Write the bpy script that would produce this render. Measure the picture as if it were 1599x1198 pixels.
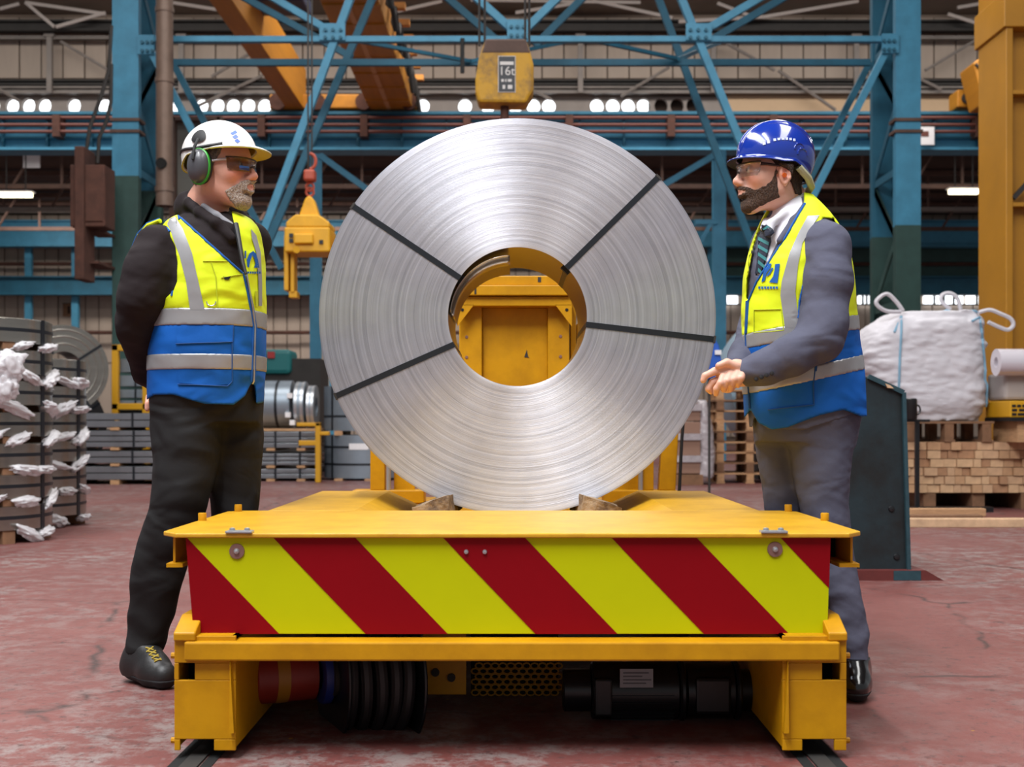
import bpy, bmesh, math, random
import numpy as np
from mathutils import Vector, Matrix, noise as mnoise
from mathutils.bvhtree import BVHTree

for o in list(bpy.data.objects): bpy.data.objects.remove(o)
S = bpy.context.scene
COL = S.collection
R = random.Random(7)

# ------------------------------------------------------------------ camera, world, lights, exposure
F, HC, U0, VH = 1900.0, 0.85, 799.5, 660.0        # focal length in pixels (1599 wide), eye height, principal column, horizon row
cam = bpy.data.cameras.new('camera'); camo = bpy.data.objects.new('camera', cam); COL.objects.link(camo)
camo.location = (0, 0, HC); camo.rotation_euler = (math.pi/2, 0, 0)
cam.sensor_width = 36; cam.lens = F/1599*36; cam.shift_y = (VH-599)/1599
cam.clip_end = 300
cam.dof.use_dof = True; cam.dof.focus_distance = 3.95; cam.dof.aperture_fstop = 4.5
S.camera = camo
W = bpy.data.worlds.new('overcast_sky'); S.world = W; W.use_nodes = True
bg = W.node_tree.nodes['Background']; bg.inputs[0].default_value = (0.93, 0.96, 1.0, 1); bg.inputs[1].default_value = 0.27

def area(name, loc, size, power, rot=(0, 0, 0), col=(1, .98, .95)):
    l = bpy.data.lights.new(name, 'AREA'); l.shape = 'RECTANGLE'; l.size, l.size_y = size; l.energy = power; l.color = col
    o = bpy.data.objects.new(name, l); COL.objects.link(o); o.location = loc; o.rotation_euler = rot
    return o
area('rooflight_over_bay', (-5.0, 1.0, 10.5), (3, 12), 1150, (0, math.radians(-18), 0), (.97, .985, 1))
area('high_bay_lamp_row', (-1.75, -.5, 9.5), (.45, 6), 1000, (0, 0, 0), (.97, .985, 1))
area('rooflight_over_bay', (4.5, 2.0, 10.8), (2.5, 12), 750, (0, math.radians(12), 0), (1, .99, .97))
area('rooflight_over_bay', (-1.5, 13.5, 11.0), (14, 2.5), 1000, (0, 0, 0), (1, .97, .93))
area('rooflight_over_far_bay', (0, 26.5, 12.2), (34, 2.5), 2200, (math.radians(12), 0, 0), (1, .95, .9))
area('rooflight_over_end_bay', (-6, 41, 8.2), (24, 1.0), 800, (math.radians(20), 0, 0), (1, .93, .86))
S.view_settings.view_transform = 'Standard'; S.view_settings.look = 'None'; S.view_settings.gamma = 1
S.view_settings.use_curve_mapping = False; S.view_settings.exposure = 0.25

# ------------------------------------------------------------------ helpers
def P(u, v, Y): return Vector(((u-U0)*Y/F, Y, HC+(VH-v)*Y/F))
def PX(u, Y): return (u-U0)*Y/F
def PZ(v, Y): return HC+(VH-v)*Y/F
def YG(v): return HC*F/(v-VH)
def s2l(c): return tuple((x/12.92 if x <= .04045 else ((x+.055)/1.055)**2.4) for x in c)
def hexc(h): return s2l(tuple(int(h[i:i+2], 16)/255 for i in (0, 2, 4)))+(1,)

MATS = {}
def mat(name, col='808080', rough=.5, metal=0., var=0., vscale=6., bump=0., bscale=40., col2=None, stretch=(1, 1, 1), edge=(.45, .6),
        coat=0., trans=0., emit=None, alpha=1., spec=.5, sheen=0.):
    if name in MATS: return MATS[name]
    m = bpy.data.materials.new(name); m.use_nodes = True; nt = m.node_tree; N, L = nt.nodes, nt.links
    b = N['Principled BSDF']; c = hexc(col)
    b.inputs['Base Color'].default_value = c; b.inputs['Roughness'].default_value = rough; b.inputs['Metallic'].default_value = metal
    b.inputs['Coat Weight'].default_value = coat; b.inputs['Transmission Weight'].default_value = trans
    b.inputs['Specular IOR Level'].default_value = spec; b.inputs['Alpha'].default_value = alpha
    b.inputs['Sheen Weight'].default_value = sheen
    if emit: b.inputs['Emission Color'].default_value = hexc(emit[0]); b.inputs['Emission Strength'].default_value = emit[1]
    if var or col2 or bump:
        tc = N.new('ShaderNodeTexCoord'); mp = N.new('ShaderNodeMapping'); mp.inputs['Scale'].default_value = stretch
        L.new(tc.outputs['Object'], mp.inputs[0])
    if var or col2:
        n = N.new('ShaderNodeTexNoise'); n.inputs['Scale'].default_value = vscale; n.inputs['Detail'].default_value = 6; n.inputs['Roughness'].default_value = .65
        L.new(mp.outputs[0], n.inputs['Vector'])
        r = N.new('ShaderNodeValToRGB'); L.new(n.outputs['Fac'], r.inputs[0])
        if col2:
            r.color_ramp.elements[0].position, r.color_ramp.elements[1].position = edge
            r.color_ramp.elements[0].color = c; r.color_ramp.elements[1].color = hexc(col2)
        else:
            r.color_ramp.elements[0].position, r.color_ramp.elements[1].position = .3, .7
            r.color_ramp.elements[0].color = tuple(x*(1-var) for x in c[:3])+(1,)
            r.color_ramp.elements[1].color = tuple(min(1, x*(1+var)) for x in c[:3])+(1,)
        L.new(r.outputs[0], b.inputs['Base Color'])
    if bump:
        n2 = N.new('ShaderNodeTexNoise'); n2.inputs['Scale'].default_value = bscale; n2.inputs['Detail'].default_value = 4
        L.new(mp.outputs[0], n2.inputs['Vector'])
        bp = N.new('ShaderNodeBump'); bp.inputs['Strength'].default_value = bump; bp.inputs['Distance'].default_value = .02
        L.new(n2.outputs['Fac'], bp.inputs['Height']); L.new(bp.outputs[0], b.inputs['Normal'])
    MATS[name] = m
    return m

class MB:
    def __init__(s): s.v = []; s.f = []; s.sm = False
    def add(s, vs, fs):
        n = len(s.v); s.v += [tuple(x) for x in vs]; s.f += [tuple(i+n for i in f) for f in fs]; return s
    def box(s, x0, x1, y0, y1, z0, z1, M=None):
        vs = [Vector((x, y, z)) for z in (z0, z1) for y in (y0, y1) for x in (x0, x1)]
        if M: vs = [M @ v for v in vs]
        return s.add(vs, [(0, 2, 3, 1), (4, 5, 7, 6), (0, 1, 5, 4), (2, 6, 7, 3), (0, 4, 6, 2), (1, 3, 7, 5)])
    def bar(s, p, q, w, h=None, up=(0, 0, 1)):
        p, q = Vector(p), Vector(q); h = h or w; d = (q-p).normalized(); u = Vector(up)
        if abs(d.dot(u)) > .98: u = Vector((0, 1, 0))
        a = d.cross(u).normalized(); b = a.cross(d).normalized()
        vs = [c+a*(i*w/2)+b*(j*h/2) for c in (p, q) for j in (-1, 1) for i in (-1, 1)]
        return s.add(vs, [(0, 2, 3, 1), (4, 5, 7, 6), (0, 1, 5, 4), (2, 6, 7, 3), (0, 4, 6, 2), (1, 3, 7, 5)])
    def prism(s, poly, a, b, axis='y'):
        """poly of 2D points extruded along an axis: 'y' -> poly is (x,z); 'x' -> (y,z); 'z' -> (x,y)"""
        def pt(p, t): return {'y': (p[0], t, p[1]), 'x': (t, p[0], p[1]), 'z': (p[0], p[1], t)}[axis]
        n = len(poly); vs = [pt(p, a) for p in poly]+[pt(p, b) for p in poly]
        return s.add(vs, [tuple(range(n)), tuple(range(2*n-1, n-1, -1))]+[(i, i+n, (i+1) % n+n, (i+1) % n) for i in range(n)])
    def tube(s, pts, r, n=8, closed=False, cap=True):
        pts = [Vector(p) for p in pts]; m = len(pts); rs = r if isinstance(r, (list, tuple)) else [r]*m
        vs = []; prev = None
        for i, p in enumerate(pts):
            a = pts[(i-1) % m] if (closed or i > 0) else p; b = pts[(i+1) % m] if (closed or i < m-1) else p
            d = (b-a).normalized()
            if prev is None: u = Vector((0, 0, 1)) if abs(d.z) < .9 else Vector((1, 0, 0)); x = d.cross(u).normalized()
            else: x = (prev-d*prev.dot(d)).normalized()
            prev = x; y = d.cross(x)
            vs += [p+(x*math.cos(2*math.pi*k/n)+y*math.sin(2*math.pi*k/n))*rs[i] for k in range(n)]
        fs = []
        for i in range(m if closed else m-1):
            j = (i+1) % m
            fs += [(i*n+k, i*n+(k+1) % n, j*n+(k+1) % n, j*n+k) for k in range(n)]
        if cap and not closed: fs += [tuple(range(n-1, -1, -1)), tuple((m-1)*n+k for k in range(n))]
        s.sm = True
        return s.add(vs, fs)
    def lathe(s, prof, n=32, M=None, closed=False):
        """prof: (r,z) about local z"""
        vs = [Vector((r*math.cos(2*math.pi*k/n), r*math.sin(2*math.pi*k/n), z)) for r, z in prof for k in range(n)]
        if M: vs = [M @ v for v in vs]
        m = len(prof); fs = []
        for i in range(m if closed else m-1):
            j = (i+1) % m
            fs += [(i*n+k, i*n+(k+1) % n, j*n+(k+1) % n, j*n+k) for k in range(n)]
        s.sm = True
        return s.add(vs, fs)
    def build(s, name, m, parent=None, bevel=0, smooth=None, loc=None):
        me = bpy.data.meshes.new(name); me.from_pydata(s.v, [], s.f)
        bm = bmesh.new(); bm.from_mesh(me); bmesh.ops.recalc_face_normals(bm, faces=bm.faces); bm.to_mesh(me); bm.free()
        sm = s.sm if smooth is None else smooth
        if sm:
            me.polygons.foreach_set('use_smooth', [True]*len(me.polygons))
            me.set_sharp_from_angle(angle=math.radians(38))
        return obj(name, me, m, parent, bevel)

def obj(name, me, m, parent=None, bevel=0):
    if isinstance(m, str): m = MATS[m]
    if m and not me.materials: me.materials.append(m)
    o = bpy.data.objects.new(name, me); COL.objects.link(o)
    if parent is not None:
        o.parent = parent
        if parent.type == 'EMPTY' and parent.get('_w'): o.matrix_parent_inverse = Matrix.Translation(-Vector(parent['_w']))
    if bevel:
        b = o.modifiers.new('bevel', 'BEVEL'); b.width = bevel; b.segments = 2; b.limit_method = 'ANGLE'
    return o
def tag(o, label, cat, group=None):
    o['label'] = label; o['category'] = cat
    if group: o['group'] = group
    return o
def thing(name, label, cat, base=(0, 0, 0), group=None, world=True):
    """an Empty at the thing's base; world=True: its parts are written in world coordinates"""
    o = bpy.data.objects.new(name, None); COL.objects.link(o); o.location = base; o.empty_display_size = .1
    if world: o['_w'] = tuple(base)
    return tag(o, label, cat, group)
def struct(o): o['kind'] = 'structure'; return o
def stuff(o): o['kind'] = 'stuff'; return o
def dup(root, loc, rotz=0, label=None, group=None):
    r = root.copy(); COL.objects.link(r); r.location = loc; r.rotation_euler = (0, 0, rotz)
    if label: r['label'] = label
    if group: r['group'] = group
    for ch in list(root.children):
        c = ch.copy(); COL.objects.link(c); c.parent = r
        for g in list(ch.children):
            d = g.copy(); COL.objects.link(d); d.parent = c
    return r
def share(src, loc, name=None, parent=None, rot=None, scale=None):
    o = bpy.data.objects.new(name or src.name.split('.')[0], src.data); COL.objects.link(o); o.location = loc
    if rot: o.rotation_euler = rot
    if scale: o.scale = scale
    if parent is not None:
        o.parent = parent
        if parent.type == 'EMPTY' and parent.get('_w'): o.matrix_parent_inverse = Matrix.Translation(-Vector(parent['_w']))
    return o
def text_mesh(name, txt, size, M, m, parent, ext=.001):
    cu = bpy.data.curves.new(name, 'FONT'); cu.body = txt; cu.size = size; cu.align_x = 'CENTER'; cu.align_y = 'CENTER'; cu.extrude = ext
    t = bpy.data.objects.new(name, cu); COL.objects.link(t); dg = bpy.context.evaluated_depsgraph_get()
    me = bpy.data.meshes.new_from_object(t.evaluated_get(dg)); bpy.data.objects.remove(t)
    me.transform(M); me.materials.clear()
    return obj(name, me, m, parent)
FRONT = Matrix.Rotation(math.pi/2, 4, 'X')       # text facing -Y

# signed distance fields, meshed with surface nets
class Field:
    def __init__(s, lo, hi, h):
        s.h = h; s.lo = np.array(lo, float); n = np.ceil((np.array(hi)-s.lo)/h).astype(int)+1
        s.ax = [s.lo[i]+h*np.arange(n[i]) for i in range(3)]; s.d = np.full(n, 1e3, np.float32)
    def like(s, d): f = Field.__new__(Field); f.h, f.lo, f.ax, f.d = s.h, s.lo, s.ax, d; return f
    def grid(s): return s.ax[0][:, None, None], s.ax[1][None, :, None], s.ax[2][None, None, :]
    def op(s, fn, lo, hi, k=.0, sub=False):
        pad = 2.5*s.h+k; sl = []
        for i in range(3):
            a = max(0, int((lo[i]-pad-s.lo[i])/s.h)); b = min(s.d.shape[i], int((hi[i]+pad-s.lo[i])/s.h)+2)
            if b <= a: return s
            sl.append(slice(a, b))
        sl = tuple(sl)
        X = s.ax[0][sl[0]][:, None, None]; Y = s.ax[1][sl[1]][None, :, None]; Z = s.ax[2][sl[2]][None, None, :]
        nd = fn(X, Y, Z); a = s.d[sl]
        if sub:
            nd = -nd
            r = np.maximum(a, nd) if k == 0 else -smin(-a, -nd, k)
        else: r = np.minimum(a, nd) if k == 0 else smin(a, nd, k)
        s.d[sl] = r; return s
    def cone(s, p, q, r0, r1=None, k=.01, sub=False):
        p, q = np.array(p, float), np.array(q, float); r1 = r0 if r1 is None else r1; m = max(r0, r1); e = q-p; l2 = max(e.dot(e), 1e-9)
        def fn(X, Y, Z):
            x, y, z = X-p[0], Y-p[1], Z-p[2]; t = np.clip((x*e[0]+y*e[1]+z*e[2])/l2, 0, 1)
            return np.sqrt((x-e[0]*t)**2+(y-e[1]*t)**2+(z-e[2]*t)**2)-(r0+(r1-r0)*t)
        return s.op(fn, np.minimum(p, q)-m, np.maximum(p, q)+m, k, sub)
    def chain(s, pts, k=.01):
        """pts: (position, radius)"""
        for (p, a), (q, b) in zip(pts[:-1], pts[1:]): s.cone(p, q, a, b, k)
        return s
    def ell(s, c, rad, k=.01, sub=False, M=None):
        c = np.array(c, float); rad = np.array(rad, float); m = rad.max(); I = None if M is None else np.array(M.transposed())
        def fn(X, Y, Z):
            x, y, z = X-c[0], Y-c[1], Z-c[2]
            if I is not None: x, y, z = (I[0][0]*x+I[0][1]*y+I[0][2]*z, I[1][0]*x+I[1][1]*y+I[1][2]*z, I[2][0]*x+I[2][1]*y+I[2][2]*z)
            k0 = np.sqrt((x/rad[0])**2+(y/rad[1])**2+(z/rad[2])**2); k1 = np.sqrt((x/rad[0]**2)**2+(y/rad[1]**2)**2+(z/rad[2]**2)**2)+1e-9
            return k0*(k0-1)/k1
        return s.op(fn, c-m, c+m, k, sub)
    def loft(s, rows, k=.01, grow=0., ex=2.2, yaw=0.):
        """rows: (z, cx, cy, half_width_x, half_depth_y)"""
        rows = sorted(rows); Zr = [r[0] for r in rows]; A = np.array(rows, float)
        mx = A[:, 3].max()+A[:, 4].max()
        lo = (A[:, 1].min()-mx, A[:, 2].min()-mx, Zr[0]); hi = (A[:, 1].max()+mx, A[:, 2].max()+mx, Zr[-1])
        ca, sa = math.cos(yaw), math.sin(yaw)
        def fn(X, Y, Z):
            z = Z.ravel(); I = [np.interp(z, Zr, A[:, i])[None, None, :] for i in range(1, 5)]
            x0, y0 = X-I[0], Y-I[1]; x, y = x0*ca+y0*sa, -x0*sa+y0*ca
            a, b = I[2]+grow, I[3]+grow
            kk = (np.abs(x/a)**ex+np.abs(y/b)**ex)**(1/ex)
            g = np.sqrt((x/a**2)**2+(y/b**2)**2)/np.maximum(kk, 1e-4)+1e-6
            d = np.clip((kk-1)/g, -.2, 1)
            return np.maximum(d, np.maximum(Zr[0]-grow-Z, Z-Zr[-1]-grow))
        return s.op(fn, lo, hi, k)
    def sample_noise(s, scale, seed=0, st=(1, 1, 1)):
        rs = np.random.RandomState(seed); X, Y, Z = s.grid(); t = 0
        for i in range(9):
            w = rs.normal(size=3)*scale*(1+.25*i)*np.array(st); t = t+np.sin(w[0]*X+w[1]*Y+w[2]*Z+rs.rand()*6.28)/(1+.25*i)
        return t/4
    def mesh(s, name, m, parent=None, vcol=None):
        v, q = surface_nets(s.d); v = v*s.h+s.lo
        me = bpy.data.meshes.new(name); me.vertices.add(len(v)); me.vertices.foreach_set('co', v.astype(np.float32).ravel())
        me.loops.add(q.size); me.loops.foreach_set('vertex_index', q.astype(np.int32).ravel())
        me.polygons.add(len(q)); me.polygons.foreach_set('loop_start', np.arange(0, q.size, 4, dtype=np.int32))
        me.update(calc_edges=True); me.validate(); me.polygons.foreach_set('use_smooth', [True]*len(me.polygons))
        if vcol is not None:
            at = me.attributes.new('tint', 'FLOAT_COLOR', 'POINT'); c = np.ones((len(v), 4), np.float32); c[:, :3] = vcol(v); at.data.foreach_set('color', c.ravel())
        return obj(name, me, m, parent)
def smin(a, b, k):
    h = np.clip(.5+.5*(b-a)/k, 0, 1); return b*(1-h)+a*h-k*h*(1-h)
def mxx(L):
    r = L[0]
    for q in L[1:]: r = np.maximum(r, q)
    return r
def surface_nets(d):
    d = np.pad(d, 1, constant_values=1e3); ins = d < 0; n = d.shape
    cnt = np.zeros(tuple(x-1 for x in n), np.uint8)
    for i in (0, 1):
        for j in (0, 1):
            for k in (0, 1): cnt += ins[i:n[0]-1+i, j:n[1]-1+j, k:n[2]-1+k]
    cell = (cnt > 0) & (cnt < 8); idx = np.full(cell.shape, -1, np.int64); c = np.argwhere(cell); idx[cell] = np.arange(len(c))
    acc = np.zeros((len(c), 3)); num = np.zeros(len(c))
    for a in range(3):
        b, e = [(1, 2), (0, 2), (0, 1)][a]
        for i in (0, 1):
            for j in (0, 1):
                o = np.zeros(3, int); o[b] = i; o[e] = j; o2 = o.copy(); o2[a] = 1
                d0 = d[tuple((c+o).T)]; d1 = d[tuple((c+o2).T)]; mk = (d0 < 0) != (d1 < 0)
                t = np.where(mk, d0/np.where(mk, d0-d1, 1), 0); p = np.tile(o.astype(float), (len(c), 1)); p[:, a] = t
                acc += p*mk[:, None]; num += mk
    v = c+acc/num[:, None]-1
    quads = []
    for a in range(3):
        b, e = (a+1) % 3, (a+2) % 3
        A = np.moveaxis(ins, a, 0); ch = A[:-1] != A[1:]; ed = np.argwhere(np.moveaxis(ch, 0, a)); 
        ed = ed[(ed[:, b] > 0) & (ed[:, e] > 0) & (ed[:, b] < n[b]-1) & (ed[:, e] < n[e]-1)]
        if not len(ed): continue
        def at(db, de): t = ed.copy(); t[:, b] -= db; t[:, e] -= de; return idx[tuple(t.T)]
        q = np.stack([at(1, 1), at(0, 1), at(0, 0), at(1, 0)], 1); neg = ins[tuple(ed.T)]
        q[~neg] = q[~neg][:, ::-1]; quads.append(q)
    return v, np.concatenate(quads)

def smooth_rows(rows, n=4, keep=False):
    rows = rows if keep else sorted(rows); A = np.array(rows, float); t = np.arange(len(rows)); tt = np.linspace(0, len(rows)-1, (len(rows)-1)*n+1); out = []
    for x in tt:
        i = min(int(x), len(rows)-2); fr = x-i; p = [A[max(0, i-1)], A[i], A[i+1], A[min(len(rows)-1, i+2)]]
        out.append(tuple(.5*((2*p[1])+(-p[0]+p[2])*fr+(2*p[0]-5*p[1]+4*p[2]-p[3])*fr**2+(-p[0]+3*p[1]-3*p[2]+p[3])*fr**3)))
    return out
def smooth_spl(pts, n=5): return smooth_rows([(i, p[0], p[1]) for i, p in enumerate(pts)], n, True)
# ------------------------------------------------------------------ materials
mat('blue_paint', '3f86a6', .55, var=.16, vscale=3, bump=.06)
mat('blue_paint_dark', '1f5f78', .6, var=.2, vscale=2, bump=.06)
mat('green_paint', '2c4a45', .6, var=.2, vscale=3)
mat('brown_steel', '5a4238', .7, var=.25, vscale=4)
mat('dark_steel', '2a2725', .7, var=.25, vscale=4)
mat('grey_steel', '7d756f', .6, var=.15, vscale=3)
mat('pale_steel', 'b5aca6', .6)
mat('cladding', 'a8998c', .8, var=.10, vscale=1.2, stretch=(3, 3, .25))
mat('cladding_dim', '8a7a6c', .8, var=.12, vscale=1.2, stretch=(3, 3, .25))
mat('roof_sheet', '7a6a5e', .85, var=.15, vscale=1)
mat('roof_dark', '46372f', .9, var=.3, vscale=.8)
mat('rust', '4d2f25', .85, var=.3, vscale=6)
mat('orange_crane', 'b87a1c', .5, var=.15, vscale=1.2, stretch=(4, .4, 4))
mat('yellow_paint', 'c28b06', .45, spec=.3, col2='b07c06', vscale=5, edge=(.4, .62), bump=.05, bscale=25)
mat('yellow_deck', 'cf9d20', .36, col2='c08e1c', vscale=9, edge=(.4, .65), bump=.05, bscale=30)
mat('yellow_tong', 'd9a00c', .5, var=.1)
mat('black_rubber', '0f0f11', .6)
mat('black_paint', '131417', .35, var=.3, vscale=12)
mat('white_plastic', 'e6e4e6', .45)
mat('lamp_tube', 'fff8e0', .4, emit=('fff3d0', 3.0))
mat('daylight_pane', 'ffffff', .4, emit=('f6fbff', 2.2))
mat('strap_black', '20242a', .38, metal=.3)
mat('timber', 'b58c66', .8, var=.22, vscale=9, stretch=(1, 1, 6))
mat('timber_pale', 'c9a684', .8, var=.2, vscale=9)
mat('timber_dark', '7c5a41', .85, var=.25, vscale=9)
mat('red_paint_spot', 'b1502a', .6)

def floor_mat():
    m = bpy.data.materials.new('worn_red_floor'); m.use_nodes = True; N, L = m.node_tree.nodes, m.node_tree.links; b = N['Principled BSDF']
    tc = N.new('ShaderNodeTexCoord')
    def nz(sc, st, det=8, ro=.65, off=(0, 0, 0)):
        mp = N.new('ShaderNodeMapping'); mp.inputs['Scale'].default_value = st; mp.inputs['Location'].default_value = off; L.new(tc.outputs['Object'], mp.inputs[0])
        n = N.new('ShaderNodeTexNoise'); n.inputs['Scale'].default_value = sc; n.inputs['Detail'].default_value = det; n.inputs['Roughness'].default_value = ro
        L.new(mp.outputs[0], n.inputs['Vector']); return n.outputs['Fac']
    def ramp(f, a, c0, bb, c1):
        r = N.new('ShaderNodeValToRGB'); r.color_ramp.elements[0].position = a; r.color_ramp.elements[1].position = bb
        r.color_ramp.elements[0].color = c0; r.color_ramp.elements[1].color = c1; L.new(f, r.inputs[0]); return r.outputs[0]
    def mix(f, a, c):
        x = N.new('ShaderNodeMix'); x.data_type = 'RGBA'; L.new(f, x.inputs[0]); L.new(a, x.inputs[6])
        if hasattr(c, 'node'): L.new(c, x.inputs[7])
        else: x.inputs[7].default_value = c
        return x.outputs[2]
    k, w = (0, 0, 0, 1), (1, 1, 1, 1)
    base = ramp(nz(.9, (1, .8, 1)), .3, hexc('643330'), .72, hexc('75443f'))
    grey = ramp(nz(8, (1, 1, 1), 12, .8), .47, k, .58, w)
    big = ramp(nz(.55, (1, 1, 1), 3, .5, (3, 1, 0)), .34, k, .56, w)
    mm = N.new('ShaderNodeMath'); mm.operation = 'MULTIPLY'; L.new(grey, mm.inputs[0]); L.new(big, mm.inputs[1])
    c = mix(mm.outputs[0], base, hexc('7f706d'))
    fine = ramp(nz(26, (1, 1, 1), 8, .8), .55, k, .62, w)
    c = mix(fine, c, hexc('4f3432'))
    dark = ramp(nz(9, (1, 1, 1), 10, .82, (8, 2, 0)), .60, k, .645, w)
    c = mix(dark, c, hexc('352624'))
    vo = N.new('ShaderNodeTexVoronoi'); vo.feature = 'DISTANCE_TO_EDGE'; vo.inputs['Scale'].default_value = .42
    mp = N.new('ShaderNodeMapping'); L.new(tc.outputs['Object'], mp.inputs[0])
    dn = N.new('ShaderNodeTexNoise'); dn.inputs['Scale'].default_value = 3.5; dn.inputs['Detail'].default_value = 5; L.new(tc.outputs['Object'], dn.inputs['Vector'])
    ad = N.new('ShaderNodeMix'); ad.data_type = 'RGBA'; ad.blend_type = 'ADD'; ad.inputs[0].default_value = .16; L.new(mp.outputs[0], ad.inputs[6]); L.new(dn.outputs['Color'], ad.inputs[7])
    L.new(ad.outputs[2], vo.inputs['Vector'])
    cr = ramp(vo.outputs['Distance'], .001, w, .006, k); brk = ramp(nz(2.2, (1, 1, 1), 5, .6, (4, 4, 0)), .46, k, .56, w)
    mc = N.new('ShaderNodeMath'); mc.operation = 'MULTIPLY'; L.new(cr, mc.inputs[0]); L.new(brk, mc.inputs[1]); crack = mc.outputs[0]
    c = mix(crack, c, hexc('3a2826'))
    yel = ramp(nz(9, (1, 1, 1), 2, .5, (5, 9, 0)), .765, k, .775, w)
    c = mix(yel, c, hexc('a87f28'))
    L.new(c, b.inputs['Base Color'])
    ro = ramp(nz(2.5, (1, 1, 1)), .3, (.42,)*3+(1,), .7, (.7,)*3+(1,)); L.new(ro, b.inputs['Roughness'])
    bp = N.new('ShaderNodeBump'); bp.inputs['Strength'].default_value = .25; bp.inputs['Distance'].default_value = .01; L.new(nz(22, (1, 1, 1), 6), bp.inputs['Height']); L.new(bp.outputs[0], b.inputs['Normal'])
    return m

# ------------------------------------------------------------------ the hall
struct(MB().box(-28, 28, -6, 47, -.2, 0).build('floor', floor_mat()))
YU, YL = 34.0, 46.0           # the upper wall stands over the far bay; the lower wall closes it
# roof
zt = PZ(28, YU)
struct(MB().add([(-28, YU+.3, zt+.1), (28, YU+.3, zt+.1), (28, -6, zt+5.2), (-28, -6, zt+5.2), (-28, YU+.3, zt+.3), (28, YU+.3, zt+.3), (28, -6, zt+5.4), (-28, -6, zt+5.4)],
               [(0, 1, 2, 3), (4, 5, 6, 7), (0, 1, 5, 4), (2, 3, 7, 6), (0, 3, 7, 4), (1, 2, 6, 5)]).build('ceiling', 'roof_sheet'))
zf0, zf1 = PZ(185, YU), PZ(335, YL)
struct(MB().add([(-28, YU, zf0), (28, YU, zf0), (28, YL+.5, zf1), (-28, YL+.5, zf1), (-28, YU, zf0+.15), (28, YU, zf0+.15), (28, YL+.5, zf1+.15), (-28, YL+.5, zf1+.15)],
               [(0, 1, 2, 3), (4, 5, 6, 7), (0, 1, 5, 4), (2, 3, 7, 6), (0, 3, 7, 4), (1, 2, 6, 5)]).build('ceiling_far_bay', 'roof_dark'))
# upper wall: backing, cladding panels one by one
zu0, zu1, zu2, zu3 = PZ(182, YU), PZ(152, YU), PZ(122, YU), PZ(28, YU)
wu = struct(MB().box(-28, 28, YU+.12, YU+.3, zu1, zt+.3).build('wall_back_upper', 'roof_sheet'))
w0 = 34*YU/F; src = MB().box(-w0/2+.02, w0/2-.02, 0, .1, 0, zu3-zu2).build('panel', 'cladding', wu, .02); src.location = (-16.5, YU, zu2)
for i in range(1, 55): share(src, (-16.5+i*w0, YU+R.uniform(-.02, .02), zu2), 'panel', wu)
# pale band pierced by round lights, glazed behind
band = MB(); zc, rh, rv = PZ(166, YU), 11.5*YU/F, 13*YU/F
us = []
u = -60
pat = [20, 45, 70, 116, 139, 163]
for base in (0, ): us += pat
us += [272, 315, 340, 364, 388, 413, 660, 680, 726, 738, 762, 780, 805, 833, 857, 880, 932, 957, 981, 1005, 1032, 1057, 1082]
us += [-10, -35, -80, -105]
us = sorted(us); good = [us[0]]
for q in us[1:]:
    if q-good[-1] >= 23.5: good.append(q)
xs = [PX(q, YU) for q in good]
def hole_plate(x0, x1, xc):
    n = 24; ring = [(xc+rh*.92*math.cos(2*math.pi*k/n), zc+rv*.92*math.sin(2*math.pi*k/n)) for k in range(n)]
    m = MB(); out = []
    for k in range(n):
        a = 2*math.pi*k/n; dx, dz = math.cos(a), math.sin(a); t = 1e9
        if dx > 1e-6: t = min(t, (x1-xc)/dx)
        if dx < -1e-6: t = min(t, (x0-xc)/dx)
        if dz > 1e-6: t = min(t, (zu1-zc)/dz)
        if dz < -1e-6: t = min(t, (zu0-zc)/dz)
        out.append((xc+dx*t, zc+dz*t))
    cor = {}
    vs = [(x, YU-.05, z) for x, z in ring]+[(x, YU-.05, z) for x, z in out]+[(x, YU+.12, z) for x, z in ring]
    fs = [(k, (k+1) % n, n+(k+1) % n, n+k) for k in range(n)]+[(k, (k+1) % n, 2*n+(k+1) % n, 2*n+k) for k in range(n)]
    for cx_, cz_ in ((x0, zu0), (x1, zu0), (x0, zu1), (x1, zu1)):
        a = math.atan2(cz_-zc, cx_-xc) % (2*math.pi); k = int(a/(2*math.pi)*n) % n; vs.append((cx_, YU-.05, cz_)); fs.append((n+k, n+(k+1) % n, len(vs)-1))
    return m.add(vs, fs)
pb = struct(MB().box(-28, xs[0]-.25, YU-.05, YU+.12, zu0, zu1).box(xs[-1]+.25, 28, YU-.05, YU+.12, zu0, zu1).build('trim_1', mat('pale_band', '8f8781', .8, var=.08, vscale=2)))
prev = xs[0]-.25
for i, x in enumerate(xs):
    nx = (x+xs[i+1])/2 if i+1 < len(xs) else xs[-1]+.25
    hole_plate(prev, nx, x).build('pierced_plate', 'pale_band', pb); prev = nx
wn = struct(MB().box(-28, PX(1014, YU), YU+.3, YU+.34, zu0, zu1).build('window_1', 'daylight_pane'))
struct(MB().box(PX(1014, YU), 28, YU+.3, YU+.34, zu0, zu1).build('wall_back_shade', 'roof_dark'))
struct(MB().box(PX(1130, YU), 28, YU-.12, YU-.06, PZ(181, YU), PZ(150, YU)).build('trim_2', mat('cream_board', 'c2a686', .8, var=.08, vscale=1)))
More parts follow.
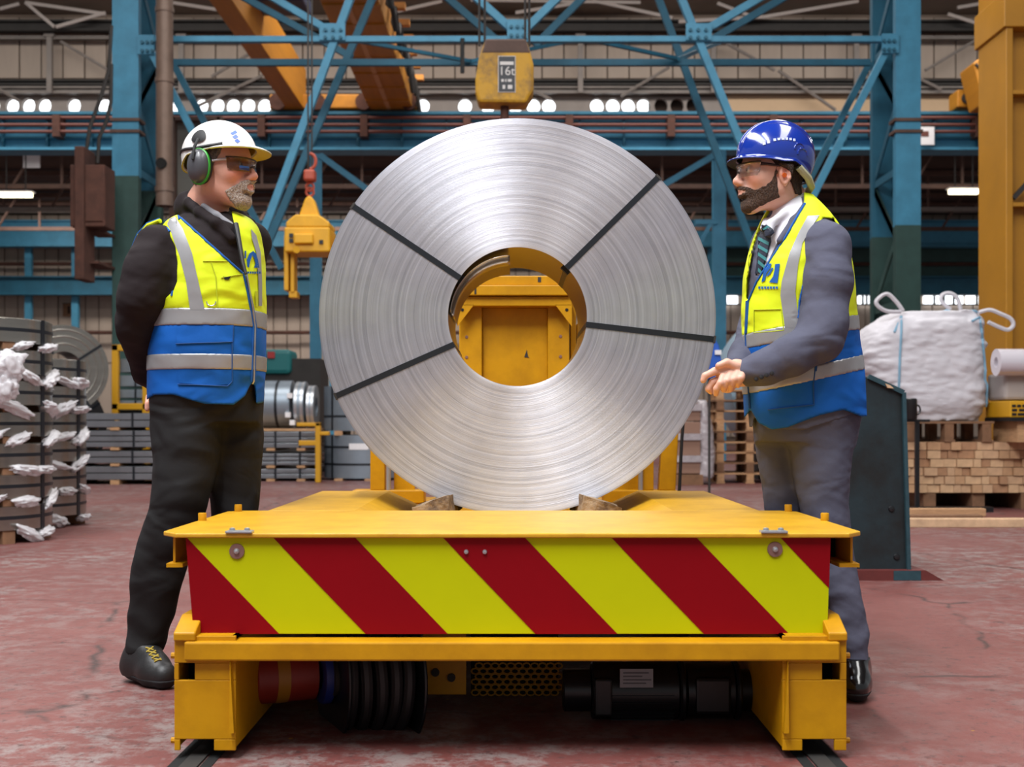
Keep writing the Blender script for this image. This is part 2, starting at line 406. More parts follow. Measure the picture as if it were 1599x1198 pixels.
# long horizontal members on the upper wall
def hbeam(name, v0, v1, Y, d, m, label, cat='beam', group=None, x0=-27, x1=27, flange=True):
    t = thing(name, label, cat, (0, Y, PZ(v1, Y)), group)
    z0, z1 = PZ(v1, Y), PZ(v0, Y)
    MB().box(x0, x1, Y, Y+.06, z0, z1).build('web', m, t)
    if flange:
        MB().box(x0, x1, Y-d/2, Y+d/2, z1-.05, z1).build('flange', m, t); MB().box(x0, x1, Y-d/2, Y+d/2, z0, z0+.05).build('flange', m, t)
    return t
hbeam('eaves_beam', 33, 50, YU-.6, .3, 'dark_steel', 'dark steel eaves beam running above the corrugated upper wall')
hbeam('wall_rail', 125, 134, YU-.35, .2, 'dark_steel', 'dark wall rail below the corrugated upper wall panels')
hbeam('wall_rail', 136, 147, YU-.3, .2, 'grey_steel', 'grey wall rail just above the row of round lights')
hbeam('wall_rail', 57, 62, YU-.35, .15, 'grey_steel', 'thin grey rail along the top of the corrugated panels')
tw_ = thing('wall_bracing', 'slender grey posts and diagonal tie rods bracing the corrugated upper wall', 'bracing', (0, YU-.45, zu1))
for i, uu in enumerate((87, 290, 905, 1110, 1330)):
    x = PX(uu, YU); t = tw_
    MB().box(x-.07, x+.07, YU-.5, YU-.36, zu1, PZ(62, YU)).build('post', 'grey_steel', t); MB().box(x-.14, x+.14, YU-.52, YU-.34, PZ(66, YU), PZ(60, YU)).build('post_cap', 'grey_steel', t)
for uu, v0, u2, v2 in ((95, 65, 170, 110), (0, 140, 30, 158), (310, 165, 410, 118), (430, 60, 330, 120), (830, 140, 860, 155), (970, 150, 1045, 105), (1130, 65, 1210, 110), (1215, 110, 1305, 172), (1470, 140, 1430, 120), (1445, 110, 1525, 62)):
    MB().tube([P(uu, v0, YU-.5), P(u2, v2, YU-.5)], .045, 6).build('tie_rod', 'grey_steel', tw_)
tr_ = thing('roof_lattice', 'slender pale lattice of roof braces above the eaves beam', 'lattice', (0, YU-2.2, PZ(40, YU)))
for a, b in (((40, 4), (165, 22)), ((0, 14), (30, 6)), ((268, 4), (345, 16)), ((610, 20), (690, 2)), ((735, 0), (1000, 4)), ((925, 1), (1050, 28)), ((1195, 26), (1340, 2)), ((1495, 12), (1565, 0)), ((1060, 34), (1200, 26)), ((88, 42), (165, 20)), ((40, 4), (85, 42)), ((805, 20), (900, 5)), ((1480, 22), (1530, 38)), ((1120, 5), (1180, 28))):
    MB().tube([P(*a, YU-1.0), P(*b, YU-1.0)], .05, 6).build('roof_brace', 'pale_steel', tr_)

# lower wall of the end bay
zl = PZ(335, YL)
wl = struct(MB().box(-30, 30, YL+.15, YL+.35, 0, zl+.5).build('wall_back_lower', 'roof_sheet'))
w1 = 21*YL/F
rows = [(zl-2.6, zl), (3.1, zl-2.6), (0.3, 3.1)]
for z0, z1 in rows:
    sp = None
    for i in range(92):
        x = -23+i*w1
        if sp is None: sp = MB().box(-w1/2+.02, w1/2-.02, 0, .12, .02, z1-z0-.02).build('panel', 'cladding', wl, .02); sp.location = (x, YL+R.uniform(-.03, .03), z0)
        else: share(sp, (x, YL+R.uniform(-.03, .03), z0), 'panel', wl)
hbeam('wall_girder', 345, 386, YL-1.2, .5, 'blue_paint', 'deep blue girder along the end wall, the upper one', 'girder')
hbeam('wall_girder', 432, 461, YL-1.0, .4, 'blue_paint_dark', 'narrower blue girder along the end wall, below the deep one', 'girder')
for uu in (45, 118, 520, 640, 980, 1110):
    tag(MB().box(PX(uu, YL-.7)-.12, PX(uu, YL-.7)+.12, YL-.8, YL-.6, 0, PZ(386, YL)).build('wall_stanchion', 'blue_paint'), 'narrow blue stanchion standing against the end wall panels', 'stanchion', 'end wall stanchions')
for v0 in (415, 521): tag(MB().tube([(-26, YL-.5, PZ(v0, YL)), (26, YL-.5, PZ(v0, YL))], .07, 8).build('service_pipe', 'rust'), 'rust-brown pipe running along the end wall, %s' % ('above the narrower blue girder' if v0 == 415 else 'low down under the narrower girder'), 'pipe')
for i, (ua, ub) in enumerate(((1075, 1150), (1338, 1362), (1440, 1500), (1506, 1566))):
    w = struct(MB().box(PX(ua, YL), PX(ub, YL), YL-.25, YL-.1, PZ(476, YL), PZ(463, YL)).build('window_%d' % (i+2), 'daylight_pane'))
    fr = MB()
    fr.box(PX(ua, YL)-.1, PX(ub, YL)+.1, YL-.3, YL-.2, PZ(463, YL), PZ(461, YL)).box(PX(ua, YL)-.1, PX(ub, YL)+.1, YL-.3, YL-.2, PZ(478, YL), PZ(476, YL)); fr.build('window_frame', 'dark_steel', w)
    for q in (1, 2, 3):
        x = PX(ua+(ub-ua)*q/4, YL); MB().box(x-.04, x+.04, YL-.3, YL-.2, PZ(476, YL), PZ(463, YL)).build('glazing_bar', 'dark_steel', w)
struct(MB().box(PX(1105, YL), 27, YL-.35, YL-.2, PZ(455, YL), PZ(388, YL)).build('wall_back_painted_shade', 'green_paint'))  # added dark sheet; the shade on this cladding is put into its colour
# trusses under the far-bay roof
for k, Y in enumerate((36.5, 39.5, 42.5)):
    z0 = zf0+(zf1-zf0)*(Y-YU)/(YL-YU); t = thing('roof_truss', ['brown lattice roof truss hanging nearest behind the crane girder', 'brown lattice roof truss in the middle of the end bay', 'brown lattice roof truss closest to the end wall'][k], 'truss', (0, Y, z0-1.6))
    MB().box(-26, 26, Y-.06, Y+.06, z0-.2, z0-.04).build('top_chord', 'brown_steel', t); MB().box(-26, 26, Y-.06, Y+.06, z0-1.35, z0-1.22).build('bottom_chord', 'grey_steel' if k == 1 else 'brown_steel', t)
    for i in range(34):
        x = -25.5+i*1.5
        MB().bar((x, Y, z0-1.3), (x+(.75 if i % 2 else 0), Y, z0-.1), .07).build('lattice_bar', 'brown_steel', t)
for k, (v, Y) in enumerate(((262, 41), (288, 40), (318, 44), (330, 45))):
    tag(MB().tube([(-26, Y, PZ(v, Y)), (26, Y, PZ(v, Y))], .08, 8).build('roof_conduit', 'grey_steel' if k % 2 else 'brown_steel'), 'long conduit pipe slung under the end bay roof, %s' % ['highest of four', 'second from the roof', 'third from the roof', 'lowest of four'][k], 'pipe')
for (ua, ub, v, Y, lb) in ((0, 50, 305, 36, 'white tube lamp hanging under the end bay roof beside the rusty box'), (1482, 1528, 300, 36, 'lit warm tube lamp hanging under the end bay roof beside the yellow mast')):
    t = thing('tube_lamp', lb, 'lamp', P((ua+ub)/2, v, Y)); MB().box(PX(ua, Y), PX(ub, Y), Y-.1, Y+.1, PZ(v+3, Y), PZ(v-4, Y)).build('diffuser', 'lamp_tube', t, .02)
    MB().box(PX(ua, Y)-.05, PX(ub, Y)+.05, Y-.14, Y+.14, PZ(v-4, Y), PZ(v-6, Y)).build('housing', 'white_plastic', t)
    for q in (.2, .8): MB().tube([(PX(ua+(ub-ua)*q, Y), Y, PZ(v-6, Y)), (PX(ua+(ub-ua)*q, Y), Y, PZ(v-6, Y)+1.6)], .02, 6).build('hanger', 'dark_steel', t)

# crane runway girder behind the columns, with conductor rails
YR = 30.0
t = thing('runway_girder', 'blue plate crane runway girder with red conductor rails along it', 'girder', (0, YR, PZ(237, YR)))
MB().box(-25, 25, YR, YR+.06, PZ(237, YR), PZ(180, YR)).build('web', 'blue_paint', t)
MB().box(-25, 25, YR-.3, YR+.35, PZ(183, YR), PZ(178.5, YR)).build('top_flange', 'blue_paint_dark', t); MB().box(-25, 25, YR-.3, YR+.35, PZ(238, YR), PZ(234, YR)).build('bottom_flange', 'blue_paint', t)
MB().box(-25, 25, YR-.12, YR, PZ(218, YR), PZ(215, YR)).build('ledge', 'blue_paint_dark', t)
for i in range(46): x = -24.5+i*1.09; MB().box(x-.025, x+.025, YR-.14, YR, PZ(234, YR), PZ(183, YR)).build('stiffener', 'blue_paint_dark', t)
for v in (189.5, 200.5, 211): MB().tube([(-25, YR-.35, PZ(v, YR)), (25, YR-.35, PZ(v, YR))], .042, 6).build('conductor_rail', mat('conductor_red', '66382f', .6), t)
for uu in (-60, 97, 255, 413, 571, 730, 888, 1045, 1203, 1361, 1520, 1680): x = PX(uu, YR); MB().box(x-.09, x+.09, YR-.42, YR-.01, PZ(219, YR), PZ(186, YR)).build('rail_bracket', 'rust', t)

# laced columns and portal bracing
YC, YC2 = 20.0, 21.3
def column(ua, ub, vg, label):
    x0, x1 = PX(ua, YC), PX(ub, YC); t = thing('laced_column', label, 'column', ((x0+x1)/2, YC, 0)); zg = PZ(vg, YC); top = 9.2
    for Y in (YC, YC2):
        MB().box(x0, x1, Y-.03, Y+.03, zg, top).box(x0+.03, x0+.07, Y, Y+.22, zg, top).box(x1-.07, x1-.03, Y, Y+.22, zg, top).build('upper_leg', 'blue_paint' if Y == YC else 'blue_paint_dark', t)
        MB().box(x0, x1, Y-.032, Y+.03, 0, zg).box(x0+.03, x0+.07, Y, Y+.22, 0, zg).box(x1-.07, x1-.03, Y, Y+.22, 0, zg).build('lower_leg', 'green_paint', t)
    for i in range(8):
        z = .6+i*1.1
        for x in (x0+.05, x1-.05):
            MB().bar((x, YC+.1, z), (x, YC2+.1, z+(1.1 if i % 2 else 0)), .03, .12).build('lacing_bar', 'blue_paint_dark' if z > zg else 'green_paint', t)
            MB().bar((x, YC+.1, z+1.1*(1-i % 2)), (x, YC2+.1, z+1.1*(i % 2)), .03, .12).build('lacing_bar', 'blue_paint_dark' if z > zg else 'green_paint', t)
    MB().box(x0-.15, x1+.15, YC-.2, YC2+.3, 0, .06).build('base_plate', 'green_paint', t)
    for z in (PZ(190, YC), PZ(208, YC)): MB().box(x0-.03, x1+.03, YC-.06, YC+.25, z, z+.05).build('clamp_band', 'brown_steel', t)
    return t
column(176, 217, 275, 'blue laced steel column with dark green lower leg behind the man in the white helmet')
column(1398, 1437, 352, 'blue laced steel column with dark green lower leg behind the white bulk bag')
fr = [((218, 62), (1398, 62), .09), ((232, 72), (395, 388), .11), ((550, -10), (400, 395), .12), ((1062, -6), (1225, 390), .12), ((1388, 70), (1228, 388), .11), ((418, -8), (520, 52), .11), ((745, -2), (805, 52), .12), ((872, -4), (815, 52), .12), ((1090, 54), (1192, -6), .12),
      ((395, 385), (235, 738), .11), ((1225, 385), (1385, 738), .11), ((218, -105), (1398, -105), .12)]
rr = [((270, 98), (1358, 98), .11), ((270, 98), (440, 420), .11), ((584, -8), (408, 405), .12), ((1026, -8), (1180, 400), .12), ((1358, 98), (1205, 395), .11), ((395, 4), (550, 90), .11), ((700, -2), (790, 76), .12), ((905, 2), (835, 72), .12), ((1067, 88), (1228, -6), .12)]
t = thing('portal_bracing', 'blue lattice portal bracing spanning between the two columns', 'bracing', P(799, 62, YC))
def ext(a, b):      # members cut by the top of the picture run on to the upper chord
    if b[1] < a[1]: a, b = b, a
    if -20 < a[1] < 10: k = (b[1]+105)/(b[1]-a[1]); a = (b[0]+(a[0]-b[0])*k, -105)
    return a, b
fr = [ext(a, b)+(w,) for a, b, w in fr]; rr = [ext(a, b)+(w,) for a, b, w in rr]+[((270, -105), (1358, -105), .11)]
for i, (a, b, w) in enumerate(fr): MB().bar(P(*a, YC+.007*i), P(*b, YC+.007*i), w, .12, (0, 1, 0)).build('brace_member', 'blue_paint', t)
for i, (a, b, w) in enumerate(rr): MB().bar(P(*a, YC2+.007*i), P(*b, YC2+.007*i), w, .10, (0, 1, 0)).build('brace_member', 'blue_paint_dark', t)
for (a, b) in (((560, 64), (735, 96)), ((735, 96), (900, 62)), ((930, 64), (1060, 92)), ((1060, 92), (1130, 64))):
    MB().bar(P(*a, YC+.1), P(b[0], b[1], YC2-.1), .06, .06).build('tie_angle', 'blue_paint_dark', t)
for u_, v_, w_, h_ in ((230, 72, 26, 30), (520, 52, 40, 26), (808, 48, 32, 30), (1090, 52, 40, 26), (1388, 70, 26, 30)):
    a, b = P(u_-w_/2, v_-h_/2, YC), P(u_+w_/2, v_+h_/2, YC); g = MB().box(a.x, b.x, YC-.09, YC-.05, b.z, a.z).build('gusset_plate', 'blue_paint', t)
    for i in range(3):
        for j in range(2):
            c = P(u_-w_*.3+i*w_*.3, v_-h_*.2+j*h_*.45, YC-.1); MB().tube([c, c+Vector((0, -.03, 0))], .03, 6).build('bolt', 'blue_paint_dark', g)
t = thing('standing_strut', 'short blue strut post with a diagonal arm behind the steel coil on the dock side', 'post', (PX(492, 25), 25, 0))
x = PX(492, 25); MB().box(x-.11, x+.11, 25, 25.2, 0, PZ(240, 25)).build('post', 'blue_paint', t); MB().bar(P(500, 243, 25), P(600, 315, 25), .12).build('arm', 'blue_paint', t)
t = thing('standing_strut', 'blue strut post with a diagonal arm beside the man in the blue helmet', 'post', (PX(1124, 25), 25, 0))
x = PX(1124, 25); MB().box(x-.13, x+.13, 25, 25.2, 0, PZ(235, 25)).build('post', 'blue_paint', t); MB().bar(P(1120, 240, 25), P(1035, 290, 25), .12).build('arm', 'blue_paint', t)
MB().bar(P(1085, 347, 25), P(1120, 347, 25), .1).build('crosspiece', 'blue_paint', t); MB().bar(P(1090, 385, 25), P(1112, 345, 25), .08).build('knee', 'blue_paint', t)
# ------------------------------------------------------------------ transfer car
mat('hivis_yellow', 'b6bc00', .5, coat=0, spec=.15, var=.03, vscale=3)
mat('hivis_red', '80000d', .5, coat=0, spec=.15, var=.05, vscale=3)
mat('zinc', 'b9bcc0', .35, metal=.8)
mat('washer', '8c6a62', .5, metal=.5)
mat('dark_void', '0a0a0a', .9)
mat('cable_black', '1b191a', .55)
mat('drum_red', '8c2a1c', .5, var=.1)
mat('label_blue', '1d2f7a', .5)
car = thing('transfer_car', 'yellow steel coil transfer car with red and yellow chevron front', 'cart', (0, 4.2, 0))
ZD = .568
# deck plate over the front, rounded corners
poly = [(-.905, 3.16), (-.86, 3.10), (.86, 3.10), (.905, 3.16), (.905, 3.86), (.86, 3.90), (-.86, 3.90), (-.905, 3.86)]
MB().prism(poly, ZD-.012, ZD, 'z').build('front_deck_plate', 'yellow_deck', car, .003)
# saddle deck: flat flanks sloping down to the coil
prof = [(-.785, .53), (-.785, ZD), (-.505, ZD), (-.33, .485), (.33, .485), (.515, ZD), (.795, ZD), (.795, .53), (.34, .45), (-.34, .45)]
MB().prism(prof, 3.90, 5.02, 'y').build('saddle_deck', 'yellow_deck', car, .004)
# chevron board
yb = 3.115
def fx(u, Y=yb): return PX(u, Y)
def fz(v, Y=yb): return PZ(v, Y)
board = [(290, 839), (1297, 836), (1292, 990), (308, 990), (301, 972)]
q = MB().prism([(fx(u), fz(v)) for u, v in board], yb, yb+.012, 'y').build('chevron_board', 'hivis_yellow', car, .001)
def clip(poly, inside, inter):
    out = []
    for i in range(len(poly)):
        a, b = poly[i], poly[(i+1) % len(poly)]
        if inside(a): out.append(a)
        if inside(a) != inside(b): out.append(inter(a, b))
    return out
def half(poly, p, q_):
    n = (-(q_[1]-p[1]), q_[0]-p[0]); f = lambda a: (a[0]-p[0])*n[0]+(a[1]-p[1])*n[1]
    return clip(poly, lambda a: f(a) >= 0, lambda a, b: (a[0]+(b[0]-a[0])*f(a)/(f(a)-f(b)), a[1]+(b[1]-a[1])*f(a)/(f(a)-f(b))))
tops = [(160, 291), (426, 554), (691, 819), (954, 1087), (1218, 1350)]; dx = 146
for a, b in tops:
    pl = half(half(board, (b, 839), (b+dx, 991)), (a+dx, 991), (a, 839))
    if len(pl) > 2:
        MB().prism([(fx(u), fz(v)) for u, v in pl], yb-.0016, yb+.001, 'y').build('red_stripe', 'hivis_red', q)
for u_ in (370, 1210):
    c = Vector((fx(u_), yb, fz(861 if u_ < 800 else 858)))
    MB().lathe([(0, .004), (.019, .004), (.02, .0)], 20, Matrix.Translation(c) @ FRONT).build('washer', 'washer', q)
    MB().lathe([(0, .011), (.006, .009), (.008, .004)], 12, Matrix.Translation(c) @ FRONT).build('bolt', 'zinc', q)
for u_ in (728, 757): MB().lathe([(0, .006), (.005, .005), (.0065, 0)], 12, Matrix.Translation((fx(u_), yb-.0015, fz(862))) @ FRONT).build('rivet', 'zinc', q)
for u_ in (375, 1207):
    x = fx(u_); h = MB().box(x-.034, x+.034, 3.095, 3.125, ZD, ZD+.006).build('hinge', 'zinc', car, .001)
    for s_ in (-.019, .019): MB().lathe([(0, .014), (.007, .012), (.008, .004)], 10, Matrix.Translation((x+s_, 3.11, ZD))).build('bolt', 'zinc', h)
for u_, Y in ((372, 3.86), (316, 3.5), (1231, 3.86), (1288, 3.5)):
    MB().lathe([(0, .022), (.011, .022), (.012, .020), (.012, 0)], 14, Matrix.Translation((PX(u_, Y), Y, ZD))).build('peg', 'yellow_paint', car)
# side boxes under the deck plate
for s_ in (-1, 1):
    x0, x1 = (.845, .885) if s_ > 0 else (-.88, -.85)
    MB().box(x1-.006 if s_ > 0 else x0, x1 if s_ > 0 else x0+.006, 3.16, 3.8, fz(886), ZD-.012).build('side_plate', 'yellow_paint', car)
    MB().box(min(x0, x1)-(.012 if s_ < 0 else 0), max(x0, x1)+(.012 if s_ > 0 else 0), 3.14, 3.8, fz(888), fz(882)).build('side_flange', 'yellow_paint', car)
    MB().box(min(x0, x1), max(x0, x1)-.008, 3.3, 3.32, fz(882), ZD-.02).build('side_opening_shade', 'dark_void', car)  # near-black sheet; paints the shade inside the open side box
# front beam and end carriages
yf = 3.05
bz0, bz1 = PZ(1033, yf), PZ(1003, yf)
MB().box(PX(287, yf), PX(1312, yf), yf, yf+.075, bz0, bz1).build('front_beam', 'yellow_paint', car, .005)
MB().box(-.80, .80, yf+.09, yf+.10, bz1+.005, ZD-.02).build('front_bulkhead', 'yellow_paint', car)
for s_ in (-1, 1):
    ua, ub = (272, 368) if s_ < 0 else (1222, 1322)
    x0, x1 = sorted((PX(ua, yf+.02), PX(ub, yf+.02))); na, nb = ((281, 334) if s_ < 0 else (1253, 1303)); n0, n1 = PX(na, yf+.02), PX(nb, yf+.02)
    ha, hb = ((279, 304) if s_ < 0 else (1284, 1312)); h0, h1 = PX(ha, yf+.02), PX(hb, yf+.02)
    zb, zn, zh0, zh1, ztp = .022, PZ(1158, yf), PZ(1065, yf), PZ(1038, yf), bz1+.012
    c = MB()
    # front plate with wheel notch and square window
    c.box(x0, n0, yf+.02, yf+.03, zb, zn).box(n1, x1, yf+.02, yf+.03, zb, zn).box(x0, x1, yf+.02, yf+.03, zn, zh0)
    c.box(x0, h0, yf+.02, yf+.03, zh0, zh1).box(h1, x1, yf+.02, yf+.03, zh0, zh1).box(x0, x1, yf+.02, yf+.03, zh1, ztp)
    e = c.build('end_carriage_plate', 'yellow_paint', car, .002)
    MB().box(x0, x0+.01, yf+.03, 6.4, .03, ztp).box(x1-.01, x1, yf+.03, 6.4, .03, ztp).box(x0, x1, yf+.03, 6.4, ztp-.01, ztp).build('end_carriage', 'yellow_paint', car)
    xi = x1 if s_ < 0 else x0
    MB().box(x0+.01, x1-.01, yf+.12, yf+.13, zn-.02, ztp-.02).build('carriage_opening_shade', 'dark_void', car)  # near-black sheet standing in for the shade behind notch and window
    # shoulder block above the beam at the outer end
    xa, xb = (x0, PX(303, yf)) if s_ < 0 else (PX(1295, yf), x1)
    MB().prism([(yf+.01, bz1), (yf+.01, PZ(990, yf)), (yf+.09, PZ(968, yf)), (yf+.22, PZ(968, yf)), (yf+.22, bz1)], xa, xb, 'x').build('shoulder_block', 'yellow_paint', car, .004)
    MB().prism([(x1-.01 if s_ < 0 else x0+.01, bz0), (x1+.0 if s_ < 0 else x0, zn+.02), (x1-.012 if s_ < 0 else x0+.012, zn+.02)], yf-.0, yf+.02, 'y').build('gusset', 'yellow_paint', car)
    xs_ = x0-.0 if s_ < 0 else x1
    for z_ in (PZ(1031, yf), PZ(1166, yf)):
        MB().tube([(xs_, yf+.06, z_), (xs_+s_*.018, yf+.06, z_)], .008, 8).build('stud', 'yellow_paint', car)
    for yw in (3.3, 6.0):
        MB().lathe([(0, -.03), (.10, -.03), (.115, -.022), (.115, .022), (.10, .03), (0, .03)], 28, Matrix.Translation(((n0+n1)/2, yw, .113)) @ Matrix.Rotation(math.pi/2, 4, 'Y')).build('wheel', 'dark_steel', car)
# chassis
MB().box(-.70, .70, 3.9, 6.4, .33, .445).build('chassis', 'yellow_paint', car, .004)
MB().box(-.70, .70, 3.2, 3.9, .40, .45).build('chassis_front', 'yellow_paint', car, .004)
# cable reel under the car
yr = 3.42
def xr(u): return PX(u, yr)
zr = PZ(1056, yr); rot = Matrix.Rotation(math.radians(24), 4, 'Z') @ Matrix.Rotation(math.pi/2, 4, 'Y')
def MR(u): return Matrix.Translation((xr(u), yr+.02, zr)) @ rot
MB().lathe([(0, -.09), (.07, -.09), (.076, -.084), (.076, .085), (0, .085)], 32, MR(440)).build('reel_motor', 'drum_red', car)
rl = MB().lathe([(.0775, -.03), (.0775, .005)], 32, MR(440)).build('reel_motor_band', mat('drum_amber', 'a8741c', .5), car)
lb = MB().lathe([(.04, 0), (.08, 0), (.083, .006), (.083, .024), (.04, .024)], 32, MR(497)).build('reel_label_ring', 'label_blue', car)
for k, ch in enumerate('OOOO'):
    a = math.radians(150+k*24); M = MR(497) @ Matrix.Rotation(a, 4, 'Z') @ Matrix.Translation((.0835, 0, .014)) @ Matrix.Rotation(math.pi/2, 4, 'Y')
    text_mesh('lettering', ch, .028, M, 'white_plastic', lb)
MB().lathe([(.02, 0), (.185, .0), (.188, .004), (.185, .008), (.02, .008)], 40, MR(515)).build('reel_flange', 'black_paint', car)
MB().lathe([(.02, 0), (.185, .0), (.188, .004), (.185, .008), (.02, .008)], 40, MR(628)).build('reel_flange', 'black_paint', car)
for k in range(5):
    for j, rad in enumerate((.12, .15)):
        pts = [MR(530+k*20) @ Vector((rad*math.cos(a), rad*math.sin(a), .006*math.sin(a+k))) for a in [2*math.pi*i/28 for i in range(28)]]
        MB().tube(pts, .0155, 8, closed=True).build('reel_cable', 'cable_black', car)
MB().lathe([(.0, -.1), (.05, -.1), (.05, .1), (0, .1)], 24, MR(570)).build('reel_core', 'dark_steel', car)
MB().lathe([(.0, 0), (.03, .0), (.03, .012), (.012, .012), (.012, .02), (0, .02)], 20, MR(633)).build('reel_hub', 'dark_steel', car)
y2 = 3.55
MB().box(PX(660, y2), PX(728, y2), y2, y2+.012, PZ(1085, y2), .42).build('reel_bracket', 'yellow_paint', car, .002)
for u_, v_ in ((705, 1058), (680, 1050)): MB().lathe([(0, .008), (.012, .008), (.012, 0)], 12, Matrix.Translation((PX(u_, y2), y2, PZ(v_, y2))) @ FRONT).build('bolt', 'dark_steel', car)
# perforated guard: links of a chain guard in rows
y3 = 3.75
g = MB().box(PX(735, y3), PX(872, y3), y3+.02, y3+.03, PZ(1088, y3), .44).build('chain_guard', 'dark_void', car)
lk = MB().tube([(0.012*math.cos(a), 0, .009*math.sin(a)) for a in [2*math.pi*i/8 for i in range(8)]], .0032, 5, closed=True).build('guard_link', 'yellow_paint', g); lk.location = (PX(742, y3), y3+.012, PZ(1083, y3))
for j in range(6):
    for i in range(11):
        if i or j: share(lk, (PX(742, y3)+i*.0245+(j % 2)*.012, y3+.012, PZ(1083, y3)+j*.0165), 'guard_link', g)
MB().box(PX(735, y3), PX(870, y3), y3, y3+.03, PZ(1098, y3), PZ(1092, y3)).build('guard_rail', 'yellow_paint', car)
# drive motor
y4 = 3.45; zm = PZ(1085, y4)
MX = Matrix.Rotation(math.pi/2, 4, 'Y')
def mt(ua, ub, r, name, extra=()):
    x0, x1 = PX(ua, y4), PX(ub, y4)
    return MB().lathe([(0, 0), (r*.93, 0), (r, r*.06), (r, x1-x0-r*.06), (r*.93, x1-x0), (0, x1-x0)], 32, Matrix.Translation((x0, y4+.06, zm)) @ MX).build(name, 'black_paint', car)
mo = mt(925, 1062, .082, 'drive_motor')
for k in range(14):
    a = math.radians(180+k*13); M = Matrix.Translation((0, y4+.06, zm)) @ Matrix.Rotation(a, 4, 'X')
    MB().box(PX(955, y4), PX(1052, y4), .08, .088, -.002, .002, M).build('cooling_fin', 'black_paint', mo)
mt(880, 925, .06, 'motor_fan_cowl'); mt(1062, 1072, .09, 'motor_flange'); mt(1072, 1150, .078, 'gearbox'); mt(1150, 1158, .088, 'gearbox_flange'); mt(1158, 1200, .06, 'output_shaft')
MB().box(PX(928, y4), PX(955, y4), y4-.03, y4+.05, zm-.055, zm+.05).build('terminal_box', 'black_paint', car, .006)
MB().box(PX(1085, y4), PX(1140, y4), y4-.024, y4+.02, zm-.05, zm+.05).build('gearbox_cover', 'black_paint', car, .008)
MB().box(PX(1065, y4), PX(1120, y4), y4-.03, y4+.08, zm-.092, zm-.08).build('motor_foot', 'dark_steel', car)
pl = MB().box(PX(968, y4-.035), PX(1020, y4-.035), y4-.035, y4-.033, PZ(1074, y4-.035), PZ(1045, y4-.035)).build('rating_plate', mat('plate_grey', '8f8f92', .5), car)
for j, w_ in enumerate((40, 30, 44, 36)): MB().box(PX(973, y4-.035), PX(973+w_, y4-.035), y4-.0362, y4-.035, PZ(1052+j*5.4, y4-.035), PZ(1050+j*5.4, y4-.035)).build('plate_print', 'label_grey' if 'label_grey' in MATS else mat('label_grey', '55555a', .6), pl)
MB().box(PX(1185, y4), PX(1190, y4), y4, y4+.2, .1, .4).build('motor_bracket', 'dark_steel', car)
# backstop behind the coil
yk = 5.9
bx0, bx1 = PX(550, yk), PX(1058, yk)
for xa, xb in ((bx0, PX(662, yk)), (PX(943, yk), bx1)): MB().box(xa, xb, yk, yk+.14, PZ(786, yk), PZ(766, yk)).build('backstop_sill', 'yellow_paint', car, .004)
MB().box(bx0+.02, bx1-.02, yk+.02, yk+.5, .36, PZ(786, yk)).build('backstop_base', 'yellow_paint', car, .004)
for ua, ub in ((577, 600), (1003, 1022)):
    MB().box(PX(ua, yk), PX(ub, yk), yk+.03, yk+.13, PZ(766, yk), 1.15).build('backstop_post', 'yellow_paint', car, .004)
for ua, ub in ((612, 645), (955, 1000)):
    MB().box(PX(ua, yk), PX(ub, yk), yk+.10, yk+.14, PZ(766, yk), 1.1).build('backstop_web', 'yellow_paint', car)
for u_ in (606, 1001): MB().tube([(PX(u_, yk), yk+.02, PZ(766, yk)), (PX(u_, yk), yk+.02, .95)], .012, 12).build('backstop_rod', 'zinc', car)
MB().prism([(PX(1030, yk), PZ(766, yk)), (PX(1056, yk), PZ(766, yk)), (PX(1062, yk), PZ(640, yk)), (PX(1038, yk), PZ(640, yk))], yk+.02, yk+.10, 'y').build('backstop_strut', 'yellow_paint', car, .004)
MB().tube([(PX(1060, yk), yk-.01, PZ(775, yk)), (PX(1064, yk), yk-.01, PZ(690, yk)), (PX(1068, yk), yk-.01, PZ(640, yk))], .008, 8).build('hydraulic_hose', 'black_rubber', car)
# tower seen through the bore
def tb(ua, ub, va, vb, ya, yb_, name, bev=.004, m='yellow_paint'): return MB().box(PX(ua, yk), PX(ub, yk), yk+ya, yk+yb_, PZ(vb, yk), PZ(va, yk)).build(name, m, car, bev)
tb(752, 856, 478, 790, .10, .13, 'tower_panel')
tb(716, 752, 470, 790, .06, .3, 'tower_flange'); tb(856, 890, 470, 790, .06, .3, 'tower_flange')
tb(893, 902, 455, 790, .14, .3, 'tower_side_rib'); tb(904, 916, 500, 790, .2, .3, 'tower_side_rib')
tb(728, 880, 430, 445, .02, .3, 'tower_cap'); tb(722, 890, 446, 462, -.02, .28, 'tower_beam'); tb(714, 893, 463, 478, .0, .28, 'tower_beam')
for s_ in (-1, 1):
    ue, ui = (714, 740) if s_ < 0 else (893, 867)
    gp = MB().prism([(PX(ue, yk), PZ(476, yk)), (PX(ui, yk), PZ(476, yk)), (PX(ue, yk), PZ(510, yk))], yk+.0, yk+.012, 'y').build('tower_gusset', 'yellow_paint', car)
    MB().lathe([(0, .002), (.008, .002), (.008, 0)], 12, Matrix.Translation((PX(ue-s_*8, yk), yk, PZ(484, yk))) @ FRONT).build('bolt_hole', 'dark_void', gp)
for u_, v_ in ((728, 525), (728, 557), (876, 524), (876, 556)): MB().lathe([(0, .003), (.007, .003), (.008, 0)], 12, Matrix.Translation((PX(u_, yk), yk+.06, PZ(v_, yk))) @ FRONT).build('bolt', 'washer', car)
tb(840, 845, 432, 440, .018, .021, 'chipped_paint', 0, 'dark_steel'); tb(741, 744, 448, 460, -.022, -.019, 'chipped_paint', 0, 'dark_steel')
